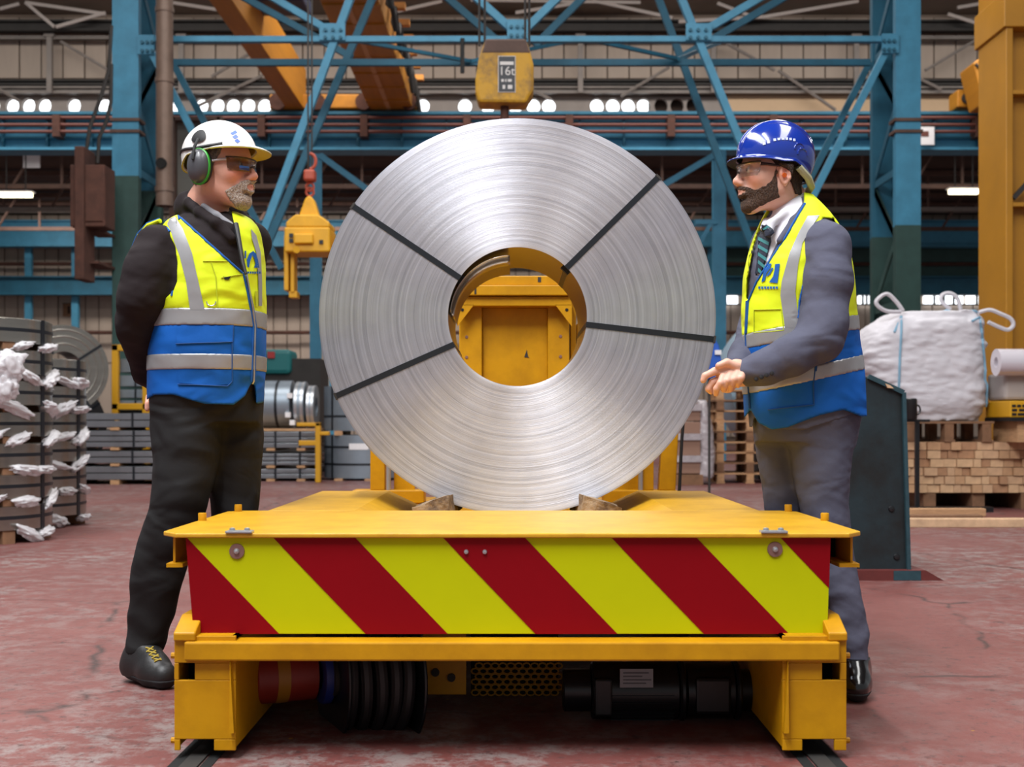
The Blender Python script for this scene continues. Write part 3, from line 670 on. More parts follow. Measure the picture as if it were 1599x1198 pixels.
MB().prism([(PX(819, yk), PZ(556, yk)), (PX(823, yk), PZ(544, yk)), (PX(825, yk), PZ(555, yk)), (PX(827, yk), PZ(557, yk))], yk+.098, yk+.1, 'y').build('chipped_paint', 'dark_steel', car)

# ------------------------------------------------------------------ steel coil
def coil_mat(name, face):
    m = bpy.data.materials.new(name); m.use_nodes = True; N, L = m.node_tree.nodes, m.node_tree.links; b = N['Principled BSDF']
    b.inputs['Metallic'].default_value = .7 if face else .9; b.inputs['Roughness'].default_value = .46 if face else .22
    tc = N.new('ShaderNodeTexCoord'); sx = N.new('ShaderNodeSeparateXYZ'); L.new(tc.outputs['Object'], sx.inputs[0])
    cx = N.new('ShaderNodeCombineXYZ'); L.new(sx.outputs[0], cx.inputs[0]); L.new(sx.outputs[1], cx.inputs[1])
    ln = N.new('ShaderNodeVectorMath'); ln.operation = 'LENGTH'; L.new(cx.outputs[0], ln.inputs[0])
    n1 = N.new('ShaderNodeTexNoise'); n1.noise_dimensions = '1D'; n1.inputs['Scale'].default_value = 60; n1.inputs['Detail'].default_value = 8; n1.inputs['Roughness'].default_value = .8; L.new(ln.outputs['Value'], n1.inputs['W'])
    n2 = N.new('ShaderNodeTexNoise'); n2.inputs['Scale'].default_value = 9; n2.inputs['Detail'].default_value = 5; L.new(tc.outputs['Object'], n2.inputs['Vector'])
    ad = N.new('ShaderNodeMath'); ad.operation = 'MULTIPLY_ADD'; ad.inputs[1].default_value = .25; L.new(n2.outputs['Fac'], ad.inputs[0]); L.new(n1.outputs['Fac'], ad.inputs[2])
    r = N.new('ShaderNodeValToRGB'); r.color_ramp.elements[0].position = .38; r.color_ramp.elements[1].position = .85
    c0, c1 = ('9b9ca6', 'd6d8e2') if face else ('9c948e', 'b8b2ae')
    r.color_ramp.elements[0].color = hexc(c0); r.color_ramp.elements[1].color = hexc(c1); L.new(ad.outputs[0], r.inputs[0]); L.new(r.outputs[0], b.inputs['Base Color'])
    if face:
        tg = N.new('ShaderNodeTangent'); tg.direction_type = 'RADIAL'; tg.axis = 'Z'; L.new(tg.outputs[0], b.inputs['Tangent'])
        b.inputs['Anisotropic'].default_value = .88; b.inputs['Anisotropic Rotation'].default_value = 0.25
        n3 = N.new('ShaderNodeTexNoise'); n3.noise_dimensions = '1D'; n3.inputs['Scale'].default_value = 420; n3.inputs['Detail'].default_value = 3; L.new(ln.outputs['Value'], n3.inputs['W'])
        n4 = N.new('ShaderNodeTexNoise'); n4.inputs['Scale'].default_value = 130; n4.inputs['Detail'].default_value = 2; L.new(tc.outputs['Object'], n4.inputs['Vector'])
        a2 = N.new('ShaderNodeMath'); a2.operation = 'MULTIPLY_ADD'; a2.inputs[1].default_value = .35; L.new(n4.outputs['Fac'], a2.inputs[0]); L.new(n3.outputs['Fac'], a2.inputs[2])
        bp = N.new('ShaderNodeBump'); bp.inputs['Strength'].default_value = .22; bp.inputs['Distance'].default_value = .004; L.new(a2.outputs[0], bp.inputs['Height']); L.new(bp.outputs[0], b.inputs['Normal'])
    return m
CF, CS = coil_mat('coil_edge_wraps', True), coil_mat('coil_strip_surface', False)
YK, KS = 4.43, F/4.43
kc = Vector((PX(808, YK), YK, PZ(494.5, YK))); RO, RI, WD = 310/KS, 108.5/KS, .60
coil = thing('steel_coil', 'large bright coil of steel strip standing on edge on the yellow car', 'coil', (kc.x, YK+WD/2, kc.z-RO))
KM = Matrix.Translation(kc) @ FRONT        # local +z of the coil points at the viewer's side (-Y)
def kobj(mb, name, m, bevel=0):
    o = mb.build(name, m, coil, bevel); o.matrix_parent_inverse = Matrix.Translation(-Vector(coil['_w'])); o.matrix_basis = KM; return o
rr_ = random.Random(3); pr = []; nst = 70
for i in range(nst+1):
    r_ = RI+(RO-RI)*i/nst; z_ = rr_.uniform(-.00035, .00035)-(.0012 if i in (0, nst) else 0)
    pr.append((r_, z_))
kobj(MB().lathe(pr, 160), 'coil_face', CF)
kobj(MB().lathe([(RO, -.0014), (RO, -WD)], 160), 'outer_wrap', CS)
kobj(MB().lathe([(RI, -.0014), (RI, -WD)], 128), 'inner_wrap', CS)
kobj(MB().lathe([(RI, -WD), (RO, -WD)], 128), 'coil_back_face', CF)
# loose inner tail of the strip
tl = MB(); a0, a1 = math.radians(97), math.radians(176); n = 26; vs = []
for i in range(n+1):
    t_ = i/n; a = a0+(a1-a0)*t_; r_ = RI-.006-.020*(1-t_)**1.5
    for z_ in (-.012, -WD+.01): vs.append((r_*math.cos(a), r_*math.sin(a), z_))
tl.add(vs, [(2*i, 2*i+1, 2*i+3, 2*i+2) for i in range(n)]); tl.sm = True
o = kobj(tl, 'inner_tail', CS); sd = o.modifiers.new('thick', 'SOLIDIFY'); sd.thickness = .002
for (ua, va, ub, vb) in ((548, 322, 718, 432), (1025, 280, 888, 415), (1117, 532, 922, 506), (520, 618, 706, 542)):
    am = math.atan2(494.5-(va+vb)/2, (ua+ub)/2-808); M = Matrix.Rotation(am, 4, 'Z')
    off = 0
    s = MB(); w = .0105; t_ = .0015
    s.box(RI-t_, RO+t_, -w, w, .001, .001+t_, M).box(RO, RO+t_, -w, w, -WD, .002, M).box(RI-t_, RI, -w, w, -WD, .002, M).box(RI, RO, -w, w, -WD-t_, -WD, M)
    st = kobj(s, 'strap', 'strap_black')
    sl = MB().box(RO-.004, RO+.004, -w*1.25, w*1.25, -.03, .0035, M); kobj(sl, 'strap_seal', 'dark_steel')
    if ua in (548, 1025): kobj(MB().box(RI-.012, RI, -.018, .018, -.06, -.03, M), 'edge_protector', 'black_rubber')
# timber chocks
mat('rough_timber', '9c8468', .9, col2='5f4c3c', vscale=14, edge=(.42, .62), bump=.6, bscale=30)
for s_, uc, lb in ((-1, 681, 'splintered timber chock wedged under the coil on the side of the white helmet'), (1, 932, 'splintered timber chock wedged under the coil on the side of the blue helmet')):
    Yq = 4.30; bm = bmesh.new(); bmesh.ops.create_cube(bm, size=1); bmesh.ops.subdivide_edges(bm, edges=bm.edges, cuts=5, use_grid_fill=True)
    for v in bm.verts:
        x, y, z = v.co; hh = .5+z; v.co = Vector((x*.135, y*.34, hh*(.062+.020*(-s_*x))))
        nn = mnoise.noise_vector(v.co*22+Vector((s_*9, 0, 0))); v.co += nn*.007
    me = bpy.data.meshes.new('timber_chock'); bm.to_mesh(me); bm.free()
    o = obj('timber_chock', me, 'rough_timber'); o.location = (PX(uc, Yq), Yq+.17, .493+(.016 if s_ < 0 else .016)); o.rotation_euler = (0, math.radians(10*s_)*-1*-1, math.radians(4*s_))
    tag(o, lb, 'timber')
# rails let into the floor
for s_ in (-1, 1):
    x = PX(307 if s_ < 0 else 1278, yf+.02)
    t = thing('floor_rail', 'dark steel rail let into the floor towards the man in the %s helmet' % ('white' if s_ < 0 else 'blue'), 'rail', (x, 3, 0))
    MB().box(x-.022, x+.022, -5, 9, .0005, .006).build('rail_head', 'dark_steel', t)
    for d in (-.04, .04): MB().box(x+d-.014, x+d+.014, -5, 9, .0004, .002).build('flangeway', 'dark_void', t)
# ------------------------------------------------------------------ far overhead crane
YR2 = 29.9
t = thing('bridge_crane', 'orange overhead bridge crane with twin girders riding on the blue runway girder', 'crane', P(540, 178, YR2))
zb = PZ(172, YR2)
MB().box(PX(449, YR2), PX(476, YR2), 21.75, YR2+.2, zb, zb+1.05).build('bridge_girder', 'orange_crane', t, .02)
MB().box(PX(577, YR2), PX(645, YR2), 21.75, YR2+.2, zb, zb+.55).build('bridge_girder', 'orange_crane', t, .02)
for i in range(7):
    y = 22.3+i*1.1; MB().box(PX(577, YR2)+.02, PX(645, YR2)-.02, y, y+.05, zb-.03, zb).build('girder_rib', 'orange_crane', t)
MB().box(PX(608, YR2)-.05, PX(608, YR2)+.05, 21.75, YR2, zb-.02, zb+.01).build('seam_strip', mat('orange_pale', 'd2a06a', .6), t)
MB().box(PX(424, YR2), PX(655, YR2), YR2-.25, YR2+.25, PZ(173, YR2), PZ(151, YR2)).build('end_truck', 'orange_crane', t, .03)
for uu in (437, 498, 570, 640): MB().lathe([(0, -.06), (.2, -.06), (.2, .06), (0, .06)], 20, Matrix.Translation((PX(uu, YR2), YR2-.28, PZ(164, YR2))) @ FRONT).build('truck_wheel', 'rust', t)
for i in range(8):
    y = 22+i*1.0; x = PX(645, YR2)+.12
    MB().tube([(x, y, zb+.5), (x+.1, y+.2, zb-.1-(i % 3)*.1), (x, y+.6, zb+.1), (x, y+1.0, zb+.5)], .05, 6).build('festoon_cable', 'dark_steel', t)
    MB().box(x-.02, x+.2, y, y+.18, zb+.5, zb+.62).build('festoon_trolley', mat('orange_light', 'd08a3a', .5), t)
MB().box(PX(395, 25)-.3, PX(395, 25)+1.2, 24.0, 25.0, PZ(26, 25), PZ(2, 25)).build('crane_hoist_unit', mat('navy', '1f2f55', .5), t, .05)
t = thing('bridge_crane', 'orange crane girder end beside the tall yellow mast', 'crane', P(1530, 178, YR2))
x0 = PX(1488, YR2); MB().box(x0, x0+1.8, YR2-.3, YR2+.3, PZ(172, YR2), PZ(145, YR2)).build('end_truck', 'orange_crane', t, .03)
MB().prism([(PX(1520, 28.6), PZ(98, 28.6)), (PX(1568, 28.6), PZ(62, 28.6)), (PX(1640, 28.6), PZ(62, 28.6)), (PX(1640, 28.6), PZ(160, 28.6)), (PX(1535, 28.6), PZ(162, 28.6))], 28.6, 29.5, 'y').build('bridge_girder', 'orange_crane', t, .03)
MB().lathe([(0, -.05), (.14, -.05), (.14, .05), (0, .05)], 16, Matrix.Translation((PX(1503, YR2), YR2-.33, PZ(159, YR2))) @ FRONT).build('truck_wheel', 'dark_steel', t)
MB().tube([P(1523, 100, YR2-1.3), P(1540, 118, YR2-1.3), P(1552, 100, YR2-1.3), P(1560, 66, YR2-1.3)], .04, 6).build('festoon_cable', 'dark_steel', t)

# tall yellow mast
YM = 13.5
t = thing('crane_mast', 'tall yellow steel crane mast with recessed webs', 'mast', (PX(1640, YM), YM, 0))
x0 = PX(1568, YM); mm_ = 'yellow_mast'; mat(mm_, 'a87414', .5, var=.1, vscale=1.5)
MB().box(x0, x0+.08, YM-.05, YM+.75, 0, 6.5).build('flange', mm_, t, .01)
MB().box(x0+.08, x0+1.0, YM+.12, YM+.7, 0, 6.5).build('web', mm_, t, .01); MB().box(x0+1.0, x0+1.08, YM-.05, YM+.75, 0, 6.5).build('flange', mm_, t, .01)
MB().box(x0-.03, x0+1.1, YM-.08, YM+.8, PZ(45, YM), PZ(-10, YM)).build('head_box', mm_, t, .01)
for v in (145, 320): MB().box(x0+.08, x0+1.0, YM-.04, YM+.14, PZ(v+3, YM), PZ(v-3, YM)).build('stiffener', mm_, t)
MB().bar(P(1582, 310, YM-.03), P(1605, 285, YM-.03), .05).build('bracket', 'dark_steel', t)

# hook block
YH = 12.5
t = thing('hook_block', 'worn yellow crane hook block marked 16t hanging above the coil', 'hook block', P(788, 166, YH))
ol = [(758, 69), (822, 69), (828, 88), (833, 108), (833, 148), (826, 158), (822, 167), (748, 166), (743, 150), (743, 128), (748, 98)]
mat('worn_yellow', 'b98a14', .6, col2='5c4630', vscale=4.5, edge=(.45, .72), bump=.2, bscale=20)
MB().prism([(PX(u, YH), PZ(v, YH)) for u, v in ol], YH-.16, YH+.16, 'y').build('housing', 'worn_yellow', t, .03)
MB().prism([(PX(u, YH), PZ(v, YH)) for u, v in ((759, 68), (821, 68), (828, 91), (752, 91))], YH-.165, YH+.165, 'y').build('top_guard', mat('rust_guard', '55423a', .8, var=.2), t, .02)
p = MB().box(PX(779, YH), PX(804, YH), YH-.172, YH-.158, PZ(150, YH), PZ(96, YH)).build('rating_plate', mat('plate_black', '23252b', .5), t)
MB().box(PX(778, YH), PX(805, YH), YH-.168, YH-.158, PZ(151, YH), PZ(95, YH)).build('plate_border', mat('plate_white', 'c8c4c0', .6), p)
text_mesh('lettering', '16t', .125, Matrix.Translation((PX(791.5, YH), YH-.174, PZ(119, YH))) @ FRONT, 'plate_white', p)
for va, vb, segs in ((104, 109, ((781, 802),)), (131, 135, ((783, 787), (789, 791), (793, 799))), (140, 146, ((785, 789), (793, 800)))):
    for ua, ub in segs: MB().box(PX(ua, YH), PX(ub, YH), YH-.174, YH-.172, PZ(vb, YH), PZ(va, YH)).build('plate_print', 'plate_white', p)
MB().tube([P(788, 158, YH), P(788, 196, YH)], .045, 10).build('hook_shank', 'rust', t)
hk = [P(788, 196, YH)+Vector((.16*math.sin(a)*1.0, 0, -.16+.16*math.cos(a))) for a in [math.radians(d) for d in range(0, 261, 20)]]
MB().tube(hk, [.045]*9+[.04, .035, .03, .025, .015], 10).build('hook', 'rust', t)
for u in (748.5, 757, 820, 826.5): MB().tube([P(u, 72, YH), P(u, -40, YH)+Vector((0, 0, 5))], .014, 6).build('wire_rope', 'dark_steel', t)
t2 = tag(MB().tube([P(722, 60, 19.89), P(722, 114, 19.89)], .035, 8).build('hanging_hose', 'black_rubber'), 'short black hose hanging from the blue bracing near the hook block', 'hose')

# coil tongs
YT = 16.0
t = thing('coil_tongs', 'bright yellow motorised coil tongs hanging from a red hook', 'coil tongs', P(484, 465, YT))
def tp(pts): return [(PX(u, YT), PZ(v, YT)) for u, v in pts]
MB().prism(tp([(478, 312), (484, 307), (491, 312), (500, 340), (468, 340)]), YT-.1, YT+.1, 'y').build('lifting_eye', 'yellow_tong', t, .02)
MB().prism(tp([(452, 352), (466, 340), (502, 340), (519, 352), (519, 360), (452, 360)]), YT-.26, YT+.26, 'y').build('cover', 'yellow_tong', t, .02)
MB().box(PX(450, YT), PX(520, YT), YT-.28, YT+.28, PZ(398, YT), PZ(360, YT)).build('gear_housing', 'yellow_tong', t, .02)
MB().box(PX(466, YT), PX(495, YT), YT-.34, YT-.27, PZ(386, YT), PZ(371, YT)).build('drive_cover', 'yellow_tong', t, .015)
for u, v in ((461, 373), (461, 381), (507, 383)): MB().box(PX(u-3, YT), PX(u+3, YT), YT-.3, YT-.27, PZ(v+3, YT), PZ(v-3, YT)).build('gauge', 'black_paint', t)
MB().tube([P(463, 390, YT-.28), P(463, 390, YT-.36)], .045, 12).build('drive_shaft', 'yellow_tong', t)
MB().box(PX(446, YT), PX(453, YT), YT-.12, YT+.12, PZ(455, YT), PZ(370, YT)).box(PX(456, YT), PX(462, YT), YT-.12, YT+.12, PZ(458, YT), PZ(396, YT)).build('tong_arm', 'yellow_tong', t, .01)
MB().box(PX(453, YT), PX(466, YT), YT-.1, YT+.1, PZ(466, YT), PZ(456, YT)).build('tong_foot', 'yellow_tong', t, .01)
MB().box(PX(528, YT), PX(535, YT), YT-.12, YT+.12, PZ(455, YT), PZ(370, YT)).build('tong_arm', 'yellow_tong', t, .01)
mat('hook_red', 'a5452e', .5)
MB().box(PX(475, YT), PX(493, YT), YT-.09, YT+.09, PZ(284, YT), PZ(266, YT)).build('hook_bearing', 'hook_red', t, .03)
for v in (292, 300): MB().tube([P(484, v, YT)+Vector((.05*math.cos(a), 0, .055*math.sin(a))) for a in [2*math.pi*i/12 for i in range(12)]], .016, 6, closed=True).build('shackle', 'hook_red', t)
MB().tube([P(484+9*math.sin(a), 252-12*math.cos(a), YT) for a in [math.radians(d) for d in range(0, 200, 20)]], .022, 8).build('swivel_hook', 'hook_red', t)
for du in (-3, 3): MB().tube([P(484+du, 266, YT), P(484+du, -60, YT)+Vector((0, 0, 3))], .012, 6).build('hoist_rope', 'dark_steel', t)

# rusty switch box, cables, downpipe, signs
YB = 19.2
t = thing('switch_box', 'rust-brown electrical switch box hung on the column with drooping cables', 'switch box', P(145, 440, YB))
MB().box(PX(118, YB), PX(172, YB), YB-.25, YB+.25, PZ(358, YB), PZ(262, YB)).build('casing', 'rust', t, .02)
MB().box(PX(127, YB), PX(142, YB), YB-.32, YB+.2, PZ(440, YB), PZ(235, YB)).build('spine', 'rust', t, .02)
MB().box(PX(142, YB), PX(170, YB), YB-.27, YB-.24, PZ(350, YB), PZ(300, YB)).build('door', 'rust', t, .01)
for v in (266, 358, 410): MB().box(PX(128, YB), PX(176, YC)+.05, YB-.04, YC-.04, PZ(v+2, YB), PZ(v-2, YB)).build('arm', 'rust', t)
for pts in (((135, 235), (140, 200), (158, 150), (170, 110), (174, 40)), ((152, 255), (155, 215), (166, 190), (173, 160), (174, 100)), ((130, 320), (124, 340), (128, 380), (120, 400))):
    MB().tube([P(u, v, YB-.1) for u, v in pts], .03, 6).build('cable', 'dark_steel', t)
YP = 19.4
t = thing('downpipe', 'wide grey-brown downpipe beside the blue column behind the white helmet', 'pipe', (PX(257, YP), YP, PZ(325, YP)))
MB().lathe([(.135, PZ(322, YP)), (.135, 9.5)], 20, Matrix.Translation((PX(257, YP), YP, 0))).build('pipe', mat('pipe_brown', '6e5a4e', .5, var=.15, metal=.2), t)
for v in (20, 130, 300): MB().lathe([(.135, 0), (.15, .0), (.15, .08), (.135, .08)], 20, Matrix.Translation((PX(257, YP), YP, PZ(v, YP)))).build('collar', 'pipe_brown', t)
MB().lathe([(.0, .02), (.075, .02), (.085, .03), (.085, -.06)], 16, Matrix.Translation((PX(256, YP), YP-.14, PZ(258, YP))) @ FRONT).build('outlet', 'dark_void', t)
t = thing('cabinet', 'tall grey electrical cabinet with brown frame behind the white helmet', 'cabinet', (PX(290, 21.9), 21.9, 0))
MB().box(PX(272, 21.9), PX(318, 21.9), 21.9, 22.3, 0, PZ(186, 21.9)).build('body', mat('cab_grey', '6a6862', .6), t, .02)
for u in (271, 345): MB().box(PX(u, 21.8)-.05, PX(u, 21.8)+.05, 21.7, 21.85, 0, PZ(184, 21.8)).build('frame_post', 'brown_steel', t)
MB().box(PX(271, 21.8), PX(345, 21.8), 21.7, 21.85, PZ(190, 21.8), PZ(184, 21.8)).build('frame_head', 'brown_steel', t)
for (ua, ub, va, vb, Y, lb) in ((36, 62, 242, 262, 36.3, 'blank white notice board under the crane girder beyond the rusty switch box'), (1437, 1459, 198, 226, 29.55, 'white notice board on the crane girder beside the blue column'), (98, 118, 474, 494, 45.9, 'small brown wooden board fixed to the end wall')):
    t = thing('notice_board', lb, 'sign', P((ua+ub)/2, vb, Y)); MB().box(PX(ua, Y), PX(ub, Y), Y, Y+.05, PZ(vb, Y), PZ(va, Y)).build('board', 'white_plastic' if Y < 40 else 'timber_dark', t)
    MB().box(PX(ua, Y)-.03, PX(ub, Y)+.03, Y+.02, Y+.08, PZ(va, Y), PZ(va-1, Y)).build('top_edge', 'dark_steel', t)
    if Y < 30: MB().box(PX(1438, Y), PX(1450, Y), Y-.01, Y, PZ(213, Y), PZ(205, Y)).build('print', 'conductor_red', t)
    if 30 < Y < 40:
        for q in (40, 58): MB().tube([P(q, 243, Y+.03), P(q, 200, Y+.03)], .02, 6).build('hanger', 'dark_steel', t)
    if Y > 40: MB().box(PX(106, Y), PX(109, Y), Y-.01, Y, PZ(490, Y), PZ(478, Y)).build('slot', 'dark_void', t)

# ------------------------------------------------------------------ stacks of slit coils by the man in the white helmet
mat('slit_steel', '9c9890', .24, metal=.92, var=.12, vscale=2, stretch=(1, 1, 14)); mat('steel_blue', '8f9aa5', .4, metal=.6, var=.1, vscale=3)
mat('wrap_film', 'e6e4e8', .25, var=.06, vscale=20, alpha=.72)
def slit_coil(R0, H, label, group, m='slit_steel'):
    t = thing('slit_coil', label, 'coil', (0, 0, 0), group, world=False)
    MB().lathe([(R0*.42, 0), (R0*.985, 0), (R0, .006), (R0, H-.006), (R0*.985, H), (R0*.42, H)], 56, closed=True).build('wraps', m, t)
    MB().lathe([(R0, H*.46), (R0+.003, H*.46), (R0+.003, H*.60), (R0, H*.60)], 56).build('band', 'strap_black', t)
    for k in range(8):
        a = k*math.pi/4-.14; M = Matrix.Rotation(a, 4, 'Z'); MB().box(R0, R0+.004, -.022, .022, -.002, H+.002, M).build('strap', 'strap_black', t)
    return t
film = []
for k in range(4):
    bm = bmesh.new(); bmesh.ops.create_icosphere(bm, subdivisions=4, radius=1); rs = Vector((k*13.1, k*5.7, 2))
    for v in bm.verts:
        n1 = mnoise.noise(v.co*2.1+rs); n2 = mnoise.noise(v.co*5.5+rs*2); n3 = abs(mnoise.noise(v.co*9+rs))
        v.co *= 1+.40*n1+.20*n2-.22*n3
        v.co.x *= .17; v.co.y *= .07; v.co.z *= .055
    me = bpy.data.meshes.new('wrap_film'); bm.to_mesh(me); bm.free(); me.polygons.foreach_set('use_smooth', [True]*len(me.polygons)); me.materials.append(MATS['wrap_film']); film.append(me)
def put_film(loc, k, sc, rz, lb, grp):
    o = bpy.data.objects.new('plastic_wrap', film[k % 4]); COL.objects.link(o); o.scale = sc; o.rotation_euler = (R.uniform(-.3, .3), R.uniform(-.5, .5), rz); o.parent = grp; o.location = Vector(loc)-grp.location; o['label'] = lb; return o
ordn = ['bottom', 'second from floor', 'third from floor', 'fourth from floor', 'fifth from floor', 'sixth from floor', 'top']
todo = []
def stack(cx, cy, R0, n, H, gap, which, proto=None):
    z = .09; bat = None
    for i in range(n):
        for k in range(6):
            a = k*math.pi/3+.35; x, y = cx+math.cos(a)*R0*.72, cy+math.sin(a)*R0*.72; g = gap if i else .09
            if bat is None: bat = MB().box(-R0*.26, R0*.26, -.045, .045, 0, gap).build('timber_spacer', 'timber_dark'); bat.location = (x, y, z-g); o = bat
            else: o = share(bat, (x, y, z-g), 'timber_spacer')
            if not i: o.scale = (1, 1, .09/gap)
            o.rotation_euler = (0, 0, a); tag(o, 'short timber spacer between slit coils of the %s stack' % which, 'timber', 'timber spacers of the %s stack' % which)
        lb = 'strapped narrow slit coil of the %s stack, %s' % (which, 'top one' if i == n-1 else ordn[i])
        if proto is None: proto = slit_coil(R0, H, lb, 'slit coils lying in stacks'); proto.location = (cx, cy, z); cur = proto
        else: cur = dup(proto, (cx, cy, z), 0, lb)
        films = cur; todo.append((cx, cy, z, R0, gap, i, cur))
        for k in range(0):
            a = math.radians(-150+k*30+R.uniform(-8, 8)); put_film((cx+math.cos(a)*R0*.98, cy+math.sin(a)*R0*.98, z-gap*.4 if i else .05), R.randrange(4), (R.uniform(.6, 1.05), R.uniform(.8, 1.3), R.uniform(.6, 1.1)), a+math.pi/2, 'crumpled clear plastic wrap', films)
        z += H+gap
    return proto
pr_ = stack(PX(70, 8.8)-.55, 8.85, .55, 7, .175, .045, 'taller')
stack(PX(122, 10.0)-.55, 10.1, .55, 6, .178, .042, 'lower', pr_)
for (cx, cy, z, R0, gap, i, cur) in todo:
    for k in range(6):
        a = math.radians(-150+k*30+R.uniform(-8, 8)); put_film((cx+math.cos(a)*R0*1.0, cy+math.sin(a)*R0*1.0, z-gap*.4 if i else .06), R.randrange(4), (R.uniform(.5, .9), R.uniform(.6, .95), R.uniform(.5, .85)), a+math.pi/2, 'crumpled clear plastic wrap', cur)
for (u, v, sx, sz, k, q) in ((14, 572, .62, 2.0, 0, 5), (6, 605, .55, 1.9, 1, 4)): put_film(P(u, v, 8.30), k, (sx, 1, sz), .2, 'torn sheet of clear plastic wrap', todo[q][6])

# ------------------------------------------------------------------ far packs and coils
def pack(name, ua, ub, va, vb, Y, dep, label, cat, m='slit_steel', layers=3, straps=(.2, .8), group=None):
    if m == 'slit_steel': m = mat('pack_steel', '93979c', .3, metal=.85, var=.15, vscale=2)
    x0, x1, z0, z1 = PX(ua, Y), PX(ub, Y), PZ(vb, Y), PZ(va, Y); t = thing(name, label, cat, ((x0+x1)/2, Y+dep/2, z0), group)
    h = (z1-z0)/layers
    for i in range(layers): j = R.uniform(-.012, .012); MB().box(x0+j, x1+j, Y, Y+dep, z0+i*h+.006, z0+(i+1)*h-.006).build('sheet_bundle', m, t, .005)
    for s in straps: x = x0+(x1-x0)*s; MB().box(x-.016, x+.016, Y-.006, Y+dep+.006, z0-.002, z1+.004).build('strap', 'strap_black', t)
    return t
def bearers(ua, ub, v0, v1, Y, dep, label, n=3, group=None, m='timber'):
    for i in range(n):
        x = PX(ua+(ub-ua)*(i+.5)/n, Y); tag(MB().box(x-.06, x+.06, Y-.03, Y+dep, max(PZ(v1, Y), 0), PZ(v0, Y)).build('timber_bearer', m), label, 'timber', group or label)
YA = 16.7
gl = 'steel sheet pack stacked under the far coil, %s'
for i, (va, vb, l) in enumerate(((728, 750, 2), (704, 724, 2), (672, 699, 3), (645, 668, 2))):
    pack('sheet_pack', 60+(i % 2)*3, 300-(i % 2)*5, va, vb, YA, 1.2, gl % ordn[i] if i < 3 else gl % 'top', 'sheet pack', layers=l, straps=(.3, .62, .78), group='sheet packs under the far coil')
    bearers(60, 300, vb, vb+(7 if i == 0 else 4), YA, 1.2, 'timber bearer under a steel sheet pack below the far coil', 3, 'bearers under the far sheet packs')
def lying_coil(c, R0, Wd, yaw, label, m='steel_blue', ri=.4, n=48):
    t = thing('lying_coil', label, 'coil', (c[0], c[1], c[2]-R0)); M = Matrix.Translation(c) @ Matrix.Rotation(yaw, 4, 'Z') @ FRONT
    MB().lathe([(R0*ri, -Wd/2), (R0, -Wd/2), (R0, Wd/2), (R0*ri, Wd/2)], n, M, closed=True).build('wraps', m, t)
    for q in (.55, .72, .87): MB().lathe([(R0*q, Wd/2), (R0*q+.012, Wd/2+.004), (R0*q+.024, Wd/2)], n, M).build('wrap_ridge', m, t)
    for a in (.6, 2.2, 3.9, 5.3): MB().box(R0*ri, R0+.004, -.02, .02, Wd/2, Wd/2+.008, M @ Matrix.Rotation(a, 4, 'Z')).build('strap', 'strap_black', t)
    return t
zt_ = PZ(645, YA)
lying_coil((PX(92, 17.3), 17.3, zt_+.62), .62, .55, math.radians(35), 'grey steel coil standing on edge on top of the sheet packs', 'slit_steel')
lying_coil((PX(88, 19.6), 19.6, .75), .75, .5, math.radians(50), 'darker steel coil standing on edge behind the sheet packs', 'dark_coil' if 'dark_coil' in MATS else mat('dark_coil', '4d4b4c', .4, metal=.7))
mat('yellow_rack', 'c9940f', .5)
def rack(ua, ub, va, vb, Y, label):
    t = thing('storage_rack', label, 'rack', (PX((ua+ub)/2, Y), Y, 0)); x0, x1 = PX(ua, Y), PX(ub, Y); zt2 = PZ(va, Y)
    MB().box(x0, x0+.1, Y, Y+.1, 0, zt2).build('post', 'yellow_rack', t, .01); MB().box(x1-.1, x1, Y, Y+.1, 0, zt2).build('post', 'yellow_rack', t, .01)
    MB().box(x0, x1, Y, Y+.1, PZ(vb, Y), PZ(vb, Y)+.1).build('shelf_beam', 'yellow_rack', t, .01); MB().box(x0, x1, Y, Y+.1, zt2-.1, zt2).build('top_beam', 'yellow_rack', t, .01)
    return t
rack(174, 232, 538, 640, 18.8, 'yellow steel rack post frame behind the man in the white helmet')
for i, (va, vb) in enumerate(((560, 582), (586, 604), (608, 622), (625, 640))): pack('coil_parcel', 186, 250, va, vb, 19.0, .5, 'small steel parcel on the yellow rack, %s' % ['top one', 'second from top', 'third from top', 'bottom one'][i], 'steel parcel', 'steel_blue', 1, (.4,), 'steel parcels on the yellow rack')
tag(MB().box(PX(184, 18.98), PX(255, 18.98), 18.98, 19.6, 0, PZ(644, 18.98)).box(PX(182, 18.95), PX(256, 18.95), 18.95, 19.65, PZ(645, 18.98), PZ(641, 19.0)-.002).build('plinth', 'dark_steel'), 'dark steel plinth under the parcels on the yellow rack', 'plinth')
